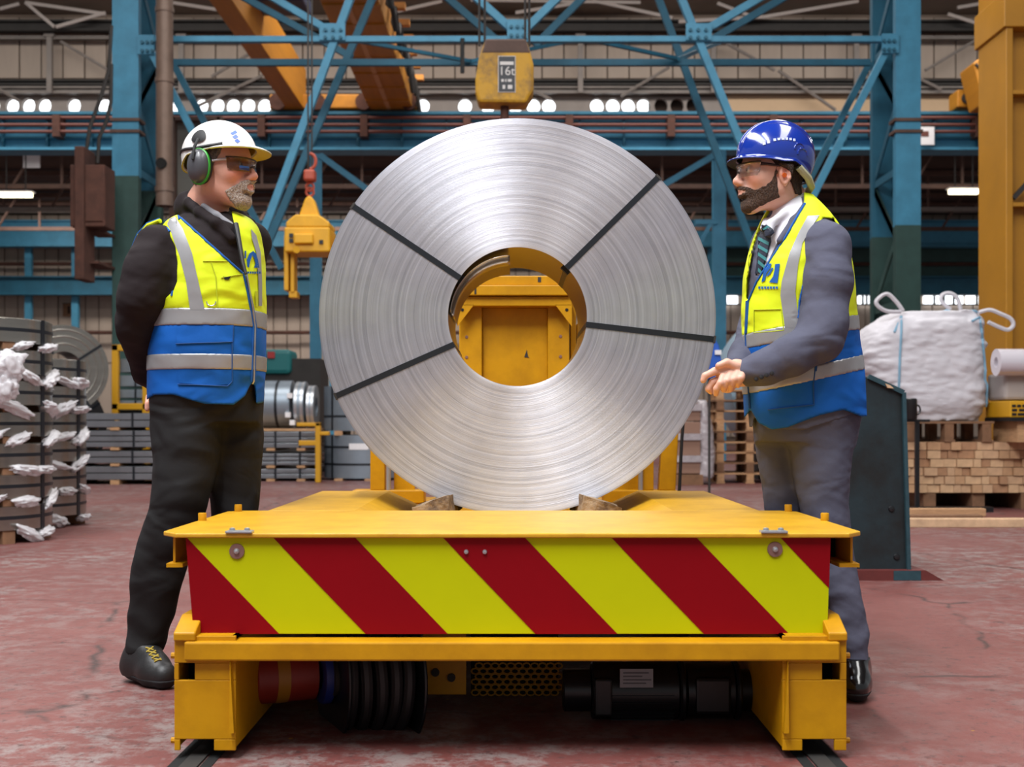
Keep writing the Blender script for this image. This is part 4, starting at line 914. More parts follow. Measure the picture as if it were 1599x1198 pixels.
# between the man in the white helmet and the coil
YD = 17.6
gl2 = 'steel sheet pack beside the yellow bracket, %s'
for i, (va, vb, l) in enumerate(((732, 748, 2), (708, 727, 3), (674, 700, 3))):
    pack('sheet_pack', 352, 494, va, vb, YD, 1.2, gl2 % ['bottom', 'middle', 'top'][i], 'sheet pack', layers=l, straps=(.2, .55, .82), group='sheet packs beside the yellow bracket')
    bearers(352, 494, vb, vb+(4 if i else 6), YD, 1.2, 'timber bearer under a sheet pack beside the yellow bracket', 3, 'bearers beside the yellow bracket')
ZBT = PZ(669.5, YD)+.007
def axis_x_coil(ua, ub, vc, r_px, Y, label, m='steel_blue'):
    x0, x1 = PX(ua, Y), PX(ub, Y); r0 = r_px*Y/F; t = thing('lying_coil', label, 'coil', ((x0+x1)/2, Y, ZBT))
    M = Matrix.Translation(((x0+x1)/2, Y, ZBT+r0)) @ MX; w = x1-x0
    MB().lathe([(r0*.45, -w/2), (r0, -w/2), (r0, w/2), (r0*.45, w/2)], 40, M, closed=True).build('wraps', m, t)
    for q in (-.3, .3): MB().lathe([(r0, q*w-.02), (r0+.005, q*w-.02), (r0+.005, q*w+.02), (r0, q*w+.02)], 40, M).build('band', 'strap_black' if w > .3 else 'zinc', t)
    return t
wide = axis_x_coil(352, 458, 635, 37, YD+.6, 'shiny steel coil lying on the sheet packs, the widest there')
axis_x_coil(464, 479, 634, 36, YD+.6, 'narrow shiny steel coil beside the widest one on the sheet packs')
axis_x_coil(483, 494, 634, 33, YD+.6, 'narrowest shiny steel coil on the sheet packs by the bracket')
tag(MB().box(PX(352, YD), PX(496, YD), YD+.1, YD+1.1, PZ(673.5, YD)+.002, PZ(669.5, YD)).build('timber_board', 'timber'), 'thin timber board under the shiny coils on the sheet packs', 'timber')
for (u, v) in ((452, 618), (449, 648), (456, 660)):
    MB().box(PX(u-4, YD+.2), PX(u+4, YD+.2), YD+.2, YD+.3, PZ(v+4, YD+.2), PZ(v-4, YD+.2)).build('paper_tag', 'white_plastic', wide, .004)
t = thing('bracket_frame', 'yellow C-shaped steel bracket in front of the sheet packs', 'bracket', (PX(485, 17.2), 17.2, 0))
for (ua, ub, va, vb) in ((492, 500, 660, 757), (463, 500, 660, 666), (466, 494, 688, 696), (500, 514, 674, 680)): MB().box(PX(ua, 17.2), PX(ub, 17.2), 17.2, 17.32, PZ(vb, 17.2) if vb < 757 else 0, PZ(va, 17.2)).build('member', 'yellow_rack', t, .01)
for i, (va, vb) in enumerate(((680, 748), (602, 673))):
    t = thing('upright_coil', 'grey-blue strapped coil standing behind the big coil, %s' % ('lower with white label' if i == 0 else 'upper one'), 'coil', (PX(568, 18.2), 18.2, PZ(vb, 17.6)))
    z0, z1 = PZ(vb, 17.6), PZ(va, 17.6); M = Matrix.Translation((PX(568, 18.2), 18.3, 0)); r0 = .6
    MB().lathe([(.25, z0), (r0, z0), (r0, z1), (.25, z1)], 48, M, closed=True).build('wraps', 'steel_blue', t)
    for q in (.3, .7) if i == 0 else (.3,): zq = z0+(z1-z0)*(q+.0); MB().lathe([(r0, zq), (r0+.004, zq), (r0+.004, zq+.03), (r0, zq+.03)], 48, M).build('band', 'strap_black', t)
    for a in (-2.35, -1.2): MB().box(r0, r0+.005, -.02, .02, z0, z1, M @ Matrix.Rotation(a, 4, 'Z')).build('strap', 'strap_black', t)
    if i == 0:
        for k in range(6): MB().box(r0+.001, r0+.006, -.03, .03, z0+.42, z0+.51, M @ Matrix.Rotation(-1.78+k*.05*1.9, 4, 'Z')).build('paper_label', 'white_plastic', t) if k < 5 else None
bearers(505, 600, 673, 680, 17.8, .9, 'timber block between the grey-blue coils behind the big coil', 2, 'blocks between the grey-blue coils')
bearers(505, 600, 748, 757, 17.7, 1.0, 'timber block under the lower grey-blue coil behind the big coil', 2, 'blocks under the grey-blue coils')
t = thing('wrapping_machine', 'teal machine housing with a red square beyond the sheet packs', 'machine', (PX(425, 22), 22, 0))
MB().box(PX(400, 22), PX(500, 22), 22, 23, 0, PZ(560, 22)).build('frame', 'dark_steel', t); MB().box(PX(400, 22), PX(456, 22), 21.9, 22.6, PZ(585, 22), PZ(546, 22)).build('hood', mat('teal', '146a6c', .5), t, .08)
MB().box(PX(420, 22), PX(431, 22), 21.86, 21.9, PZ(560, 22), PZ(550, 22)).build('square_mark', mat('mark_red', 'a02c2a', .5), t)
# items past the big coil beside the man in the blue helmet
YE = 17.0
def pallet(x0, x1, y0, y1, z, h, label, group=None, m='timber', base=None):
    t = thing('pallet', label, 'pallet', ((x0+x1)/2, (y0+y1)/2, z), group); n = 6; w = (x1-x0)
    for i in range(n): a = y0+(y1-y0)*i/n; MB().box(x0, x1, a+.01, a+(y1-y0)/n-.02, z+h-.022, z+h).build('deck_board', m, t)
    for i in range(3):
        xc = x0+w*(.08+.42*i)
        for j in range(3): yc = y0+(y1-y0)*(.07+.43*j); MB().box(xc-.05*w, xc+.05*w, yc-.06, yc+.06, z+.02, z+h-.022).build('block', m, t)
        MB().box(xc-.06*w, xc+.06*w, y0, y1, z, z+.02).build('base_board', m, t)
    return t
z = 0; hp = .146
for i in range(9):
    pallet(PX(1116, YE), PX(1226, YE), YE+R.uniform(-.03, .03), YE+.8, z, hp, 'wooden pallet in the tall stack behind the blue helmet man, %s' % ['bottom', 'second from floor', 'third from floor', 'fourth from floor', 'fifth from floor', 'sixth from floor', 'seventh from floor', 'eighth from floor', 'top'][i], 'pallets in the tall stack', ['timber', 'timber_dark', 'timber'][i % 3]); z += hp
t = thing('wrapped_load', 'pallet load of brown cartons shrink-wrapped in shiny film beside the coil', 'pallet load', (PX(1078, 16.6), 17, 0))
mat('carton', '8e6e5e', .8); mat('film_shine', 'a9a2a6', .18, var=.2, vscale=8, bump=.5, bscale=14)
for i in range(4): MB().box(PX(1040, 16.6), PX(1094, 16.6), 16.6, 17.3, .15+i*.24, .15+(i+1)*.24-.012).build('carton', 'carton', t, .01)
MB().box(PX(1038, 16.6), PX(1097, 16.6), 16.55, 17.35, .0, .14).build('pallet_base', 'timber_dark', t)
f = Field((PX(1084, 16.6), 16.4, .05), (PX(1122, 16.6), 17.3, 1.25), .02); cx_ = PX(1103, 16.6)
f.loft([(.1, cx_, 16.85, .13, .3), (.5, cx_+.01, 16.85, .14, .3), (.9, cx_-.02, 16.85, .11, .28), (1.15, cx_-.04, 16.85, .07, .2)]); f.d += (f.sample_noise(16, 4)*.02).astype(np.float32); f.mesh('film_bulge', 'film_shine', t)
for z_ in (.4, .7, 1.1): MB().box(PX(1038, 16.6), PX(1096, 16.6), 16.57, 16.59, z_-.09, z_).build('film_band', 'film_shine', t)
lying_coil((PX(1240, 18.5), 18.5, PZ(600, 18.5)), 115*18.5/F, .9, math.radians(6), 'pale blue-grey wrapped coil behind the man in the blue helmet', mat('pale_blue_wrap', '8fa5b5', .5, var=.08))
t = tag(MB().prism([(-.6, 0), (.6, 0), (.6, .40), (.3, .29), (-.3, .29), (-.6, .40)], -.4, .4, 'y').build('coil_cradle', 'dark_steel'), 'dark steel cradle under the pale blue-grey wrapped coil', 'cradle'); t.location = (PX(1240, 18.5), 18.6, 0)
t = thing('blue_banner', 'bright blue sheet with white mark standing beyond the coil edge', 'banner', (PX(1118, 12), 12, 0))
MB().prism([(PX(u, 12), PZ(v, 12)) for u, v in ((1104, 545), (1117, 530), (1123, 540), (1130, 582), (1124, 588), (1104, 592))], 12, 12.06, 'y').build('sheet', mat('banner_blue', '1f56b4', .6), t, .01)
MB().box(PX(1116, 12), PX(1126, 12), 11.98, 12.0, PZ(554, 12), PZ(547, 12)).build('white_mark', 'white_plastic', t); MB().box(PX(1108, 12), PX(1111, 12), 12.06, 12.1, 0, PZ(545, 12)).build('pole', 'dark_steel', t)
# ------------------------------------------------------------------ bulk bag on pallet on timber
YQ = 11.9
zb0 = PZ(658, YQ); xl, xr_ = PX(1412, YQ), PX(1640, YQ)
cols = [mat('lumber_%s' % n, c, .8, var=.14, vscale=14) for n, c in (('a', 'b8906c'), ('b', 'c8a37e'), ('c', 'a57c5c'), ('d', 'bf9a78'))]
zr0, zr1 = PZ(770, YQ), PZ(690, YQ); nr = 6; hh = (zr1-zr0)/nr; meshes = {}
for j in range(nr):
    x = xl+R.uniform(-.02, .02)
    while x < xr_:
        w = R.choice((.075, .1, .1, .13, .16)); k = (w, R.randrange(4))
        if k not in meshes: o = MB().box(0, w-.005, 0, 1.5, .003, hh-.003).build('timber_length', cols[k[1]]); meshes[k] = o.data
        else: o = bpy.data.objects.new('timber_length', meshes[k]); COL.objects.link(o)
        o.location = (x, YQ+R.uniform(-.025, .025), zr0+j*hh); tag(o, 'sawn timber length in the stack under the bulk bag pallet', 'timber', 'sawn timbers stacked under the bulk bag'); x += w
bearers(1412, 1640, 770, 798, YQ+.05, 1.3, 'squared timber bearer under the sawn timber stack', 3, 'bearers under the sawn timber stack', 'timber_dark')
pallet(PX(1412, YQ), PX(1552, YQ), YQ-.02, YQ+1.05, zr1, zb0-zr1, 'wooden pallet carrying the white bulk bag', None, 'timber_dark')
bag = thing('bulk_bag', 'full white woven bulk bag with lifting loops on a pallet', 'bag', P(1465, 658, YQ+.5))
mat('bag_white', 'c9c6cc', .75, var=.05, vscale=4, bump=.2, bscale=7, stretch=(1, 1, 3))
def bq(u): return PX(u, YQ)
bz = lambda v: PZ(v, YQ)
rows = []
for v, a, b in ((658, 1425, 1540), (650, 1412, 1552), (630, 1398, 1556), (590, 1372, 1558), (555, 1360, 1558), (525, 1362, 1557), (505, 1378, 1556), (490, 1400, 1550), (482, 1412, 1540)):
    rows.append((bz(v), (bq(a)+bq(b))/2, YQ+.52, (bq(b)-bq(a))/2, .5 if 490 < v < 650 else .44))
f = Field((bq(1345), YQ-.1, bz(672)), (bq(1572), YQ+1.15, bz(470)), .016); f.loft(smooth_rows(rows), ex=3.4)
nz_ = f.sample_noise(9, 11, (.5, .5, 1.6))*.6+f.sample_noise(17, 12, (.5, .5, 1.7))*.28; X, Y, Z = f.grid()
f.d += (np.abs(nz_)*-.045+.012).astype(np.float32); f.d = np.maximum(f.d, zb0+.002-Z).astype(np.float32)
bo = f.mesh('sack', 'bag_white', bag)
def bvh_of(o): return BVHTree.FromPolygons([v.co for v in o.data.vertices], [p.vertices for p in o.data.polygons])
CAMP = Vector((0, 0, HC))
def hit(bv, u, v, off=0.):
    d = (P(u, v, 1)-CAMP).normalized(); h = bv.ray_cast(CAMP, d)
    if h[0] is None:
        h = bv.find_nearest(CAMP+d*hit.dist)
    n = h[1] if h[1].dot(d) < 0 else -h[1]
    hit.dist = (h[0]-CAMP).length
    return h[0]+n*off
hit.dist = 4.0
def lerp_path(pts, step=6.):
    out = []
    for (a, b), (c, d) in zip(pts[:-1], pts[1:]):
        n = max(1, int(math.hypot(c-a, d-b)/step)); out += [(a+(c-a)*i/n, b+(d-b)*i/n) for i in range(n)]
    return out+[pts[-1]]
def spline(pts, n=5): return [(b, c) for a, b, c in smooth_spl(pts, n)]
bb = bvh_of(bo); hit.dist = YQ
for pts in (((1408, 486), (1407, 520), (1405, 560), (1404, 600), (1404, 640)), ((1528, 488), (1532, 520), (1537, 570), (1541, 610), (1545, 640)), ((1410, 484), (1470, 481), (1535, 483))):
    MB().tube([hit(bb, u, v, .008) for u, v in lerp_path(pts, 8)], .012, 6).build('seam', mat('seam_blue', '7fa9c2', .7), bag)
for pts in (((1407, 487), (1385, 486), (1370, 477), (1370, 468), (1385, 459), (1400, 472), (1410, 486)), ((1484, 483), (1470, 470), (1472, 460), (1484, 458), (1495, 466), (1500, 484)), ((1528, 488), (1545, 484), (1562, 490), (1578, 498), (1582, 508), (1574, 515), (1560, 511), (1543, 503))):
    pp = [P(u, v, YQ+(.1 if pts[0][0] != 1484 else .8)) for u, v in spline(pts)]
    MB().tube(pp, .021, 6).build('lifting_loop', 'bag_white', bag)
t = thing('steel_stand', 'thin black steel stand in front of the sawn timber', 'stand', (PX(1432, 11.6), 11.6, 0))
MB().box(PX(1430, 11.6), PX(1436, 11.6), 11.6, 11.64, 0, PZ(655, 11.6)).build('upright', 'black_paint', t); MB().box(PX(1418, 11.6), PX(1545, 11.6), 11.5, 11.62, 0, .05).build('foot', 'black_paint', t)
MB().box(PX(1405, 11.6), PX(1452, 11.6), 11.59, 11.65, PZ(659, 11.6), PZ(655, 11.6)).build('arm', 'black_paint', t)
t = thing('metal_mug', 'dark metal canister standing against the bulk bag', 'canister', P(1423, 656, 11.5))
MB().lathe([(0, 0), (.055, 0), (.06, .01), (.06, .19), (.05, .2), (0, .2)], 20, Matrix.Translation(P(1422, 655, 11.55))).build('body', 'black_paint', t)
MB().tube([P(1432, 650, 11.55)+Vector((.03*math.sin(a), 0, .06+.045*math.cos(a))) for a in [math.radians(d) for d in range(0, 181, 30)]], .009, 6).build('handle', 'black_paint', t)
for i, (ua, ub, v, dz, Y) in enumerate(((1405, 1540, 806, .07, 11.0), (1405, 1535, 815, .05, 10.5), (1395, 1640, 824, .07, 9.85))):
    x0, x1 = PX(ua, Y), PX(ub, Y); o = MB().box(x0, x1, Y, Y+.12, 0, dz).build('floor_plank', ['timber', 'timber_dark', 'timber_pale'][i], None, .005)
    tag(o, ['sawn plank lying on the floor nearest to the timber stack', 'reddish plank lying on the floor between two paler planks', 'long pale plank lying on the red floor before the timber stack'][i], 'plank')
t = thing('film_roll', 'shiny roll of clear film on a yellow crate beside the bulk bag', 'roll', P(1600, 590, 11.6))
MB().lathe([(.05, -.4), (.13, -.4), (.13, .4), (.05, .4)], 28, Matrix.Translation(P(1620, 566, 11.7)) @ MX, closed=True).build('roll', mat('film_roll', 'd8d2da', .2, metal=.2), t)
MB().box(PX(1566, 11.8), PX(1680, 11.8), 11.75, 12.2, PZ(625, 11.8), PZ(583, 11.8)).build('wrapped_box', mat('wrapped_grey', 'a39a96', .4), t, .03)
t = thing('crate', 'yellow crate with dark stencilled lettering on the timber stack', 'crate', P(1600, 652, 11.7))
MB().box(PX(1577, 11.6), PX(1690, 11.6), 11.6, 12.2, PZ(652, 11.6), PZ(626, 11.6)).build('body', 'yellow_rack', t, .01)
for j, segs in enumerate((((1580, 1586), (1588, 1594), (1596, 1604)), ((1580, 1588), (1591, 1600)), ((1580, 1587), (1589, 1601)))):
    for ua, ub in segs: MB().box(PX(ua, 11.6), PX(ub, 11.6), 11.594, 11.6, PZ(636+j*6.5, 11.6), PZ(632+j*6.5, 11.6)).build('stencil', 'black_paint', t)
MB().box(PX(1577, 11.6), PX(1690, 11.6), 11.57, 12.22, PZ(658, 11.6), PZ(652, 11.6)).build('skid', 'black_paint', t)
MB().box(PX(1590, 11.6), PX(1690, 11.6), 11.62, 12.2, zr1, PZ(658, 11.6)).build('dunnage', 'timber', t)
# control console
YN = 6.6
t = thing('control_desk', 'dark teal steel machine desk with a chipped edge behind the blue helmet man', 'machine desk', (PX(1365, YN), YN, 0))
mat('dark_teal', '17282e', .5, col2='101415', vscale=3, edge=(.38, .62), bump=.1, bscale=15); mat('teal_edge', '223f48', .5, var=.3, vscale=12)
pf = [(1308, 588), (1356, 588), (1411, 613), (1419, 893), (1308, 893)]
MB().prism([(PX(u, YN), PZ(v, YN)) for u, v in pf], YN, YN+.55, 'y').build('body', 'dark_teal', t, .006)
MB().bar(P(1356, 588, YN-.01), P(1411, 613, YN-.01), .02, .025).build('edge_strip', 'teal_edge', t); MB().bar(P(1411, 613, YN-.01), P(1419, 893, YN-.01), .02, .025).build('edge_strip', 'teal_edge', t)
MB().prism([(PX(1315, YN), 0), (PX(1468, YN), 0), (PX(1440, YN), .055), (PX(1315, YN), .055)], YN-.06, YN+.6, 'y').build('base', mat('base_red', '5c2320', .6, var=.3), t)
MB().box(PX(1390, YN), PX(1432, YN), YN-.063, YN-.058, .002, .053).build('base_patch', 'teal_edge', t)
for u, v in ((1392, 795), (1400, 870)): MB().lathe([(0, .01), (.014, .008), (.018, 0)], 10, Matrix.Translation(P(u, v, YN)) @ FRONT).build('bolt', 'black_paint', t)
MB().prism([(PX(u, YN), PZ(v, YN)) for u, v in ((1380, 599), (1388, 602), (1394, 607), (1384, 606))], YN-.025, YN+.02, 'y').build('paint_chip', 'timber_pale', t)
# ------------------------------------------------------------------ people
def cloth(name, col, rough=.8, bump=.35, bscale=14, var=.06):
    m = mat(name, col, rough, var=var, vscale=5, bump=bump, bscale=bscale, spec=.25)
    if bump:      # soft folds: a warped wave under the weave
        N, L = m.node_tree.nodes, m.node_tree.links; bp = [n for n in N if n.type == 'BUMP'][0]; tc = [n for n in N if n.type == 'TEX_COORD'][0]
        w = N.new('ShaderNodeTexNoise'); w.inputs['Scale'].default_value = 4.6; w.inputs['Detail'].default_value = 1.2; w.inputs['Distortion'].default_value = .9
        mp = N.new('ShaderNodeMapping'); mp.inputs['Rotation'].default_value = (.3, .5, .2); mp.inputs['Scale'].default_value = (1, 1, 2.1); L.new(tc.outputs['Object'], mp.inputs[0]); L.new(mp.outputs[0], w.inputs['Vector'])
        b2 = N.new('ShaderNodeBump'); b2.inputs['Strength'].default_value = .5; b2.inputs['Distance'].default_value = .05; L.new(w.outputs['Fac'], b2.inputs['Height']); L.new(b2.outputs[0], bp.inputs['Normal'])
    return m
cloth('vest_yellow', 'd3e41f', .6, .1, 11); cloth('vest_blue', '0a57ac', .7, .15, 11); mat('reflective_tape', '9a9a9c', .35, metal=.35, var=.08, vscale=8)
cloth('piping_blue', '1b55a0', .7, 0); cloth('fleece_black', '211a1c', .9, .3, 9); cloth('trouser_black', '1c1b1c', .8, .2, 9); cloth('suit_grey', '4f5060', .85, .3, 10)
cloth('shirt_white', 'd9d8e0', .7, .1); cloth('shirt_grey', '8d8c92', .8, .1); mat('tie_navy', '151c30', .6); mat('tie_teal', '2f7478', .6)
mat('boot_black', '1c1b1c', .5, var=.2, vscale=20, bump=.1); mat('shoe_black', '0e0d0f', .22, coat=.5); mat('sole_dark', '18171a', .8); mat('lace', 'a08a2c', .7)
mat('helmet_white', 'e4e2de', .35, coat=.4); mat('helmet_blue', '12308f', .16, coat=.9); mat('helmet_yellow', 'c7b52e', .5); mat('strap_dark', '17171a', .6); mat('harness_green', 'a9a98a', .6)
mat('muff_grey', '45454a', .4, coat=.2); mat('muff_green', '2f9a2c', .4); mat('earplug_orange', 'd9631c', .7); mat('frame_dark', '2a1a17', .3); mat('frame_pale', 'b5aeb5', .3)
mat('lens_clear', 'f2f4f8', .05, trans=.95, alpha=.35, spec=.8); mat('lens_tint', '6a4a30', .08, trans=.6, alpha=.5, spec=.8); mat('lens_blue', '2a66c8', .1, alpha=.9, spec=.9)
mat('eye_white', 'd8d2cc', .2); mat('iris', '2c2018', .2)
def skin_mat(name, base):
    m = bpy.data.materials.new(name); m.use_nodes = True; N, L = m.node_tree.nodes, m.node_tree.links; b = N['Principled BSDF']
    at = N.new('ShaderNodeAttribute'); at.attribute_name = 'tint'; mx = N.new('ShaderNodeMix'); mx.data_type = 'RGBA'; mx.blend_type = 'MULTIPLY'; mx.inputs[0].default_value = 1; mx.inputs[6].default_value = hexc(base)
    L.new(at.outputs['Color'], mx.inputs[7]); L.new(mx.outputs[2], b.inputs['Base Color']); b.inputs['Roughness'].default_value = .48
    b.inputs['Subsurface Weight'].default_value = .12; b.inputs['Subsurface Radius'].default_value = (.012, .005, .003); b.inputs['Subsurface Scale'].default_value = .5
    tc = N.new('ShaderNodeTexCoord'); n = N.new('ShaderNodeTexNoise'); n.inputs['Scale'].default_value = 160; n.inputs['Detail'].default_value = 3; L.new(tc.outputs['Object'], n.inputs['Vector'])
    bp = N.new('ShaderNodeBump'); bp.inputs['Strength'].default_value = .12; bp.inputs['Distance'].default_value = .003; L.new(n.outputs['Fac'], bp.inputs['Height']); L.new(bp.outputs[0], b.inputs['Normal'])
    MATS[name] = m
def hair_mat(name, c0, c1):
    mat(name, c0, .75, col2=c1, vscale=190, edge=(.35, .65), bump=.9, bscale=260, stretch=(1, 1, .45))
skin_mat('skin_ruddy', 'd09a86'); skin_mat('skin_fair', 'cfa08c'); hair_mat('beard_grey', 'a08878', 'd0c2b6'); hair_mat('hair_dark', '2a1b14', '4a3326'); hair_mat('beard_brown', '3a281e', '5e4433'); hair_mat('hair_grey', '6a5c54', '8f837a')

def head_prims(jaw=1.0):
    L = [('e', (-.006, 0, .047), (.099, .077, .088), .0), ('e', (.030, 0, .0), (.063, .062, .075), .03), ('e', (.022, 0, -.045), (.058, .054*jaw, .048), .03)]
    for s in (-1, 1):
        L += [('c', (-.005, s*.052, -.04), (.066, s*.016, -.088), .022, .020, .025), ('e', (.055, s*.042, -.008), (.028, .022, .024), .02), ('c', (.086, s*.010, .036), (.070, s*.05, .036), .011, .010, .012),
              ('e', (.093, s*.031, .019), (.016, .016, .011), -.012), ('e', (.078, s*.032, .018), (.014, .017, .012), .004), ('e', (.104, s*.011, -.020), (.011, .008, .008), .008),
              ('e', (-.008, s*.079, .000), (.019, .009, .034), .005), ('c', (-.022, s*.090, .020), (.006, s*.085, .027), .0048, .0042, .004), ('c', (-.022, s*.090, .020), (-.021, s*.088, -.014), .0048, .0044, .004), ('c', (-.021, s*.088, -.014), (-.009, s*.082, -.031), .0046, .0066, .004), ('e', (-.006, s*.090, .002), (.009, .008, .016), -.003), ('e', (.004, s*.085, -.002), (.004, .004, .007), .003)]
    L += [('c', (.090, 0, .032), (.114, 0, -.010), .008, .011, .012), ('e', (.116, 0, -.013), (.011, .011, .010), .008), ('e', (.078, 0, -.085), (.020, .024, .019), .018), ('e', (.083, 0, -.046), (.022, .030, .024), .015),
          ('c', (.100, -.016, -.0425), (.1045, 0, -.0405), .0055, .006, .006), ('c', (.100, .016, -.0425), (.1045, 0, -.0405), .0055, .006, .006), ('c', (.098, -.014, -.053), (.103, 0, -.0545), .006, .007, .006), ('c', (.098, .014, -.053), (.103, 0, -.0545), .006, .007, .006),
          ('c', (.112, -.02, -.0475), (.1125, .02, -.0475), .0045, .0045, -.003), ('c', (.096, -.02, -.066), (.096, .02, -.066), .006, .006, -.008)]
    return L
def apply_prims(f, L, O, yaw, s):
    M = Matrix.Rotation(yaw, 3, 'Z'); Mt = M
    T = lambda p: np.array(Vector(O)+M @ (Vector(p)*s))
    for q in L:
        if q[0] == 'e': f.ell(T(q[1]), np.array(q[2])*s, max(abs(q[3])*s, 1e-4), q[3] < 0, M)
        else: f.cone(T(q[1]), T(q[2]), q[3]*s, q[4]*s, max(abs(q[5])*s, 1e-4), q[5] < 0)
def rowsp(rows, Yc, dD=0.):
    """(v, uL, uR, depth[, Y]) pixel rows -> loft rows in metres"""
    out = []
    for r in rows:
        Y = r[4] if len(r) > 4 else Yc; out.append((PZ(r[0], Y), (PX(r[1], Y)+PX(r[2], Y))/2, Y, (PX(r[2], Y)-PX(r[1], Y))/2, r[3]))
    return out
def chainp(pts): return [(P(u, v, Y), r) for u, v, Y, r in pts]
def decal(poly, bv, off, name, m, parent, step=7, thick=.0015):
    bm = bmesh.new(); vs = [bm.verts.new((u, v, 0)) for u, v in lerp_path(list(poly)+[poly[0]], step)[:-1]]
    es = [bm.edges.new((vs[i], vs[(i+1) % len(vs)])) for i in range(len(vs))]
    bmesh.ops.triangle_fill(bm, edges=es, use_beauty=True)
    for _ in range(4):
        lo = [e for e in bm.edges if e.calc_length() > step*1.6 and len(e.link_faces) == 2]
        if not lo: break
        bmesh.ops.subdivide_edges(bm, edges=lo, cuts=1); bmesh.ops.triangulate(bm, faces=bm.faces)
    for v in bm.verts: v.co = hit(bv, v.co.x, v.co.y, off)
    bmesh.ops.recalc_face_normals(bm, faces=bm.faces)
    if sum(f.normal.y*f.calc_area() for f in bm.faces) > 0: bmesh.ops.reverse_faces(bm, faces=bm.faces)
    me = bpy.data.meshes.new(name); bm.to_mesh(me); bm.free(); me.polygons.foreach_set('use_smooth', [True]*len(me.polygons))
    o = obj(name, me, m, parent)
    if thick > .0015: me.polygons.foreach_set('use_smooth', [False]*len(me.polygons)); sd = o.modifiers.new('thick', 'SOLIDIFY'); sd.thickness = thick; sd.offset = -1
    return o
def line(pts, bv, r, name, m, parent, off=.001, step=5): return MB().tube([hit(bv, u, v, off) for u, v in lerp_path(pts, step)], r, 6).build(name, m, parent)
def UV(f):
    X, Y, Z = f.grid(); return U0+F*X/Y, VH-(Z-HC)*F/Y, X, Y, Z
def vcut(f, tabA, tabB, v0, v1, sc, ymax=None):
    """positive inside the region uA(v)<u<uB(v), v0<v<v1"""
    u, v, X, Y, Z = UV(f); A = np.interp(v, [p[0] for p in tabA], [p[1] for p in tabA]); B = np.interp(v, [p[0] for p in tabB], [p[1] for p in tabB])
    d = np.minimum(np.minimum(u-A, B-u), np.minimum(v-v0, v1-v))/sc
    if ymax is not None: d = np.minimum(d, ymax-Y)
    return d.astype(np.float32)

def accessory(f, name, m, parent, HM):
    o = f.mesh(name, m, parent); o.data.transform(HM); return o
def helmet(parent, HM, c, rad, cut, brim, mo, mi, ribs, label):
    """dome from its rim (height given along the length by cut) to the crown, a peak at the front; brim = (width, spread in degrees, droop)"""
    n, m = 120, 26; cutz = lambda x: float(np.interp(x, [p[0] for p in cut], [p[1] for p in cut])); vs = []
    def dome(ph, th, k=1.0):
        q = Vector((c[0]+k*rad[0]*math.cos(th)*math.cos(ph), k*rad[1]*math.cos(th)*math.sin(ph), c[2]+k*rad[2]*math.sin(th)))
        if ribs:
            w = sum(math.exp(-((q.y-y0)/.0065)**2) for y0 in (-.03, 0, .03))*min(1, max(0, (th-.15)/.35)); q += (q-Vector(c)).normalized()*.0045*w
        return q
    rim = []
    for i in range(n):
        ph = 2*math.pi*i/n; lo_, hi_ = -1.2, 1.3
        for _ in range(30):
            th = (lo_+hi_)/2; q = dome(ph, th)
            if q.z < cutz(q.x): lo_ = th
            else: hi_ = th
        rim.append((ph, hi_))
    def grid(k):
        out = []
        for j in range(m+1):
            for ph, t0 in rim: out.append(dome(ph, t0+(math.pi/2-t0)*(j/m)**.9, k))
        return out
    fs = [(j*n+i, j*n+(i+1) % n, (j+1)*n+(i+1) % n, (j+1)*n+i) for j in range(m) for i in range(n)]
    vs = grid(1.0); base = len(vs); rows_ = 5
    for r_ in range(1, rows_+1):
        for ph, t0 in rim:
            a = (ph+math.pi) % (2*math.pi)-math.pi; w = max(0, math.cos(min(abs(a)/math.radians(brim[1]), 1)*math.pi/2))**.8*brim[0]+.004; q = dome(ph, t0); d = Vector((math.cos(ph)*1.0, math.sin(ph)*.75, 0)).normalized()
            t = r_/rows_; vs.append(q+d*w*t+Vector((0, 0, -brim[2]*w*t*t+.0*w)))
    prev = list(range(n))
    for r_ in range(rows_):
        cur = [base+r_*n+i for i in range(n)]; fs += [(prev[i], cur[i], cur[(i+1) % n], prev[(i+1) % n]) for i in range(n)]; prev = cur
    g = MB(); g.add([HM @ v for v in vs], fs); g.sm = True; sh = g.build('hard_hat', mo, parent); sh['label'] = label
    for p in sh.data.edges: p.use_edge_sharp = False
    sd = sh.modifiers.new('thick', 'SOLIDIFY'); sd.thickness = .0035; sd.offset = -1
    g = MB(); g.add([HM @ v for v in grid(.955)], fs[:m*n]); g.sm = True; g.build('liner', mi, sh)
    under = [HM @ (v+Vector((0, 0, -.0046))) for v in vs[:n]+vs[base:]]
    g = MB(); g.add(under, [(r_*n+i, (r_+1)*n+i, (r_+1)*n+(i+1) % n, r_*n+(i+1) % n) for r_ in range(rows_) for i in range(n)]); g.sm = True; g.build('peak_underside', mi, sh)
    return sh
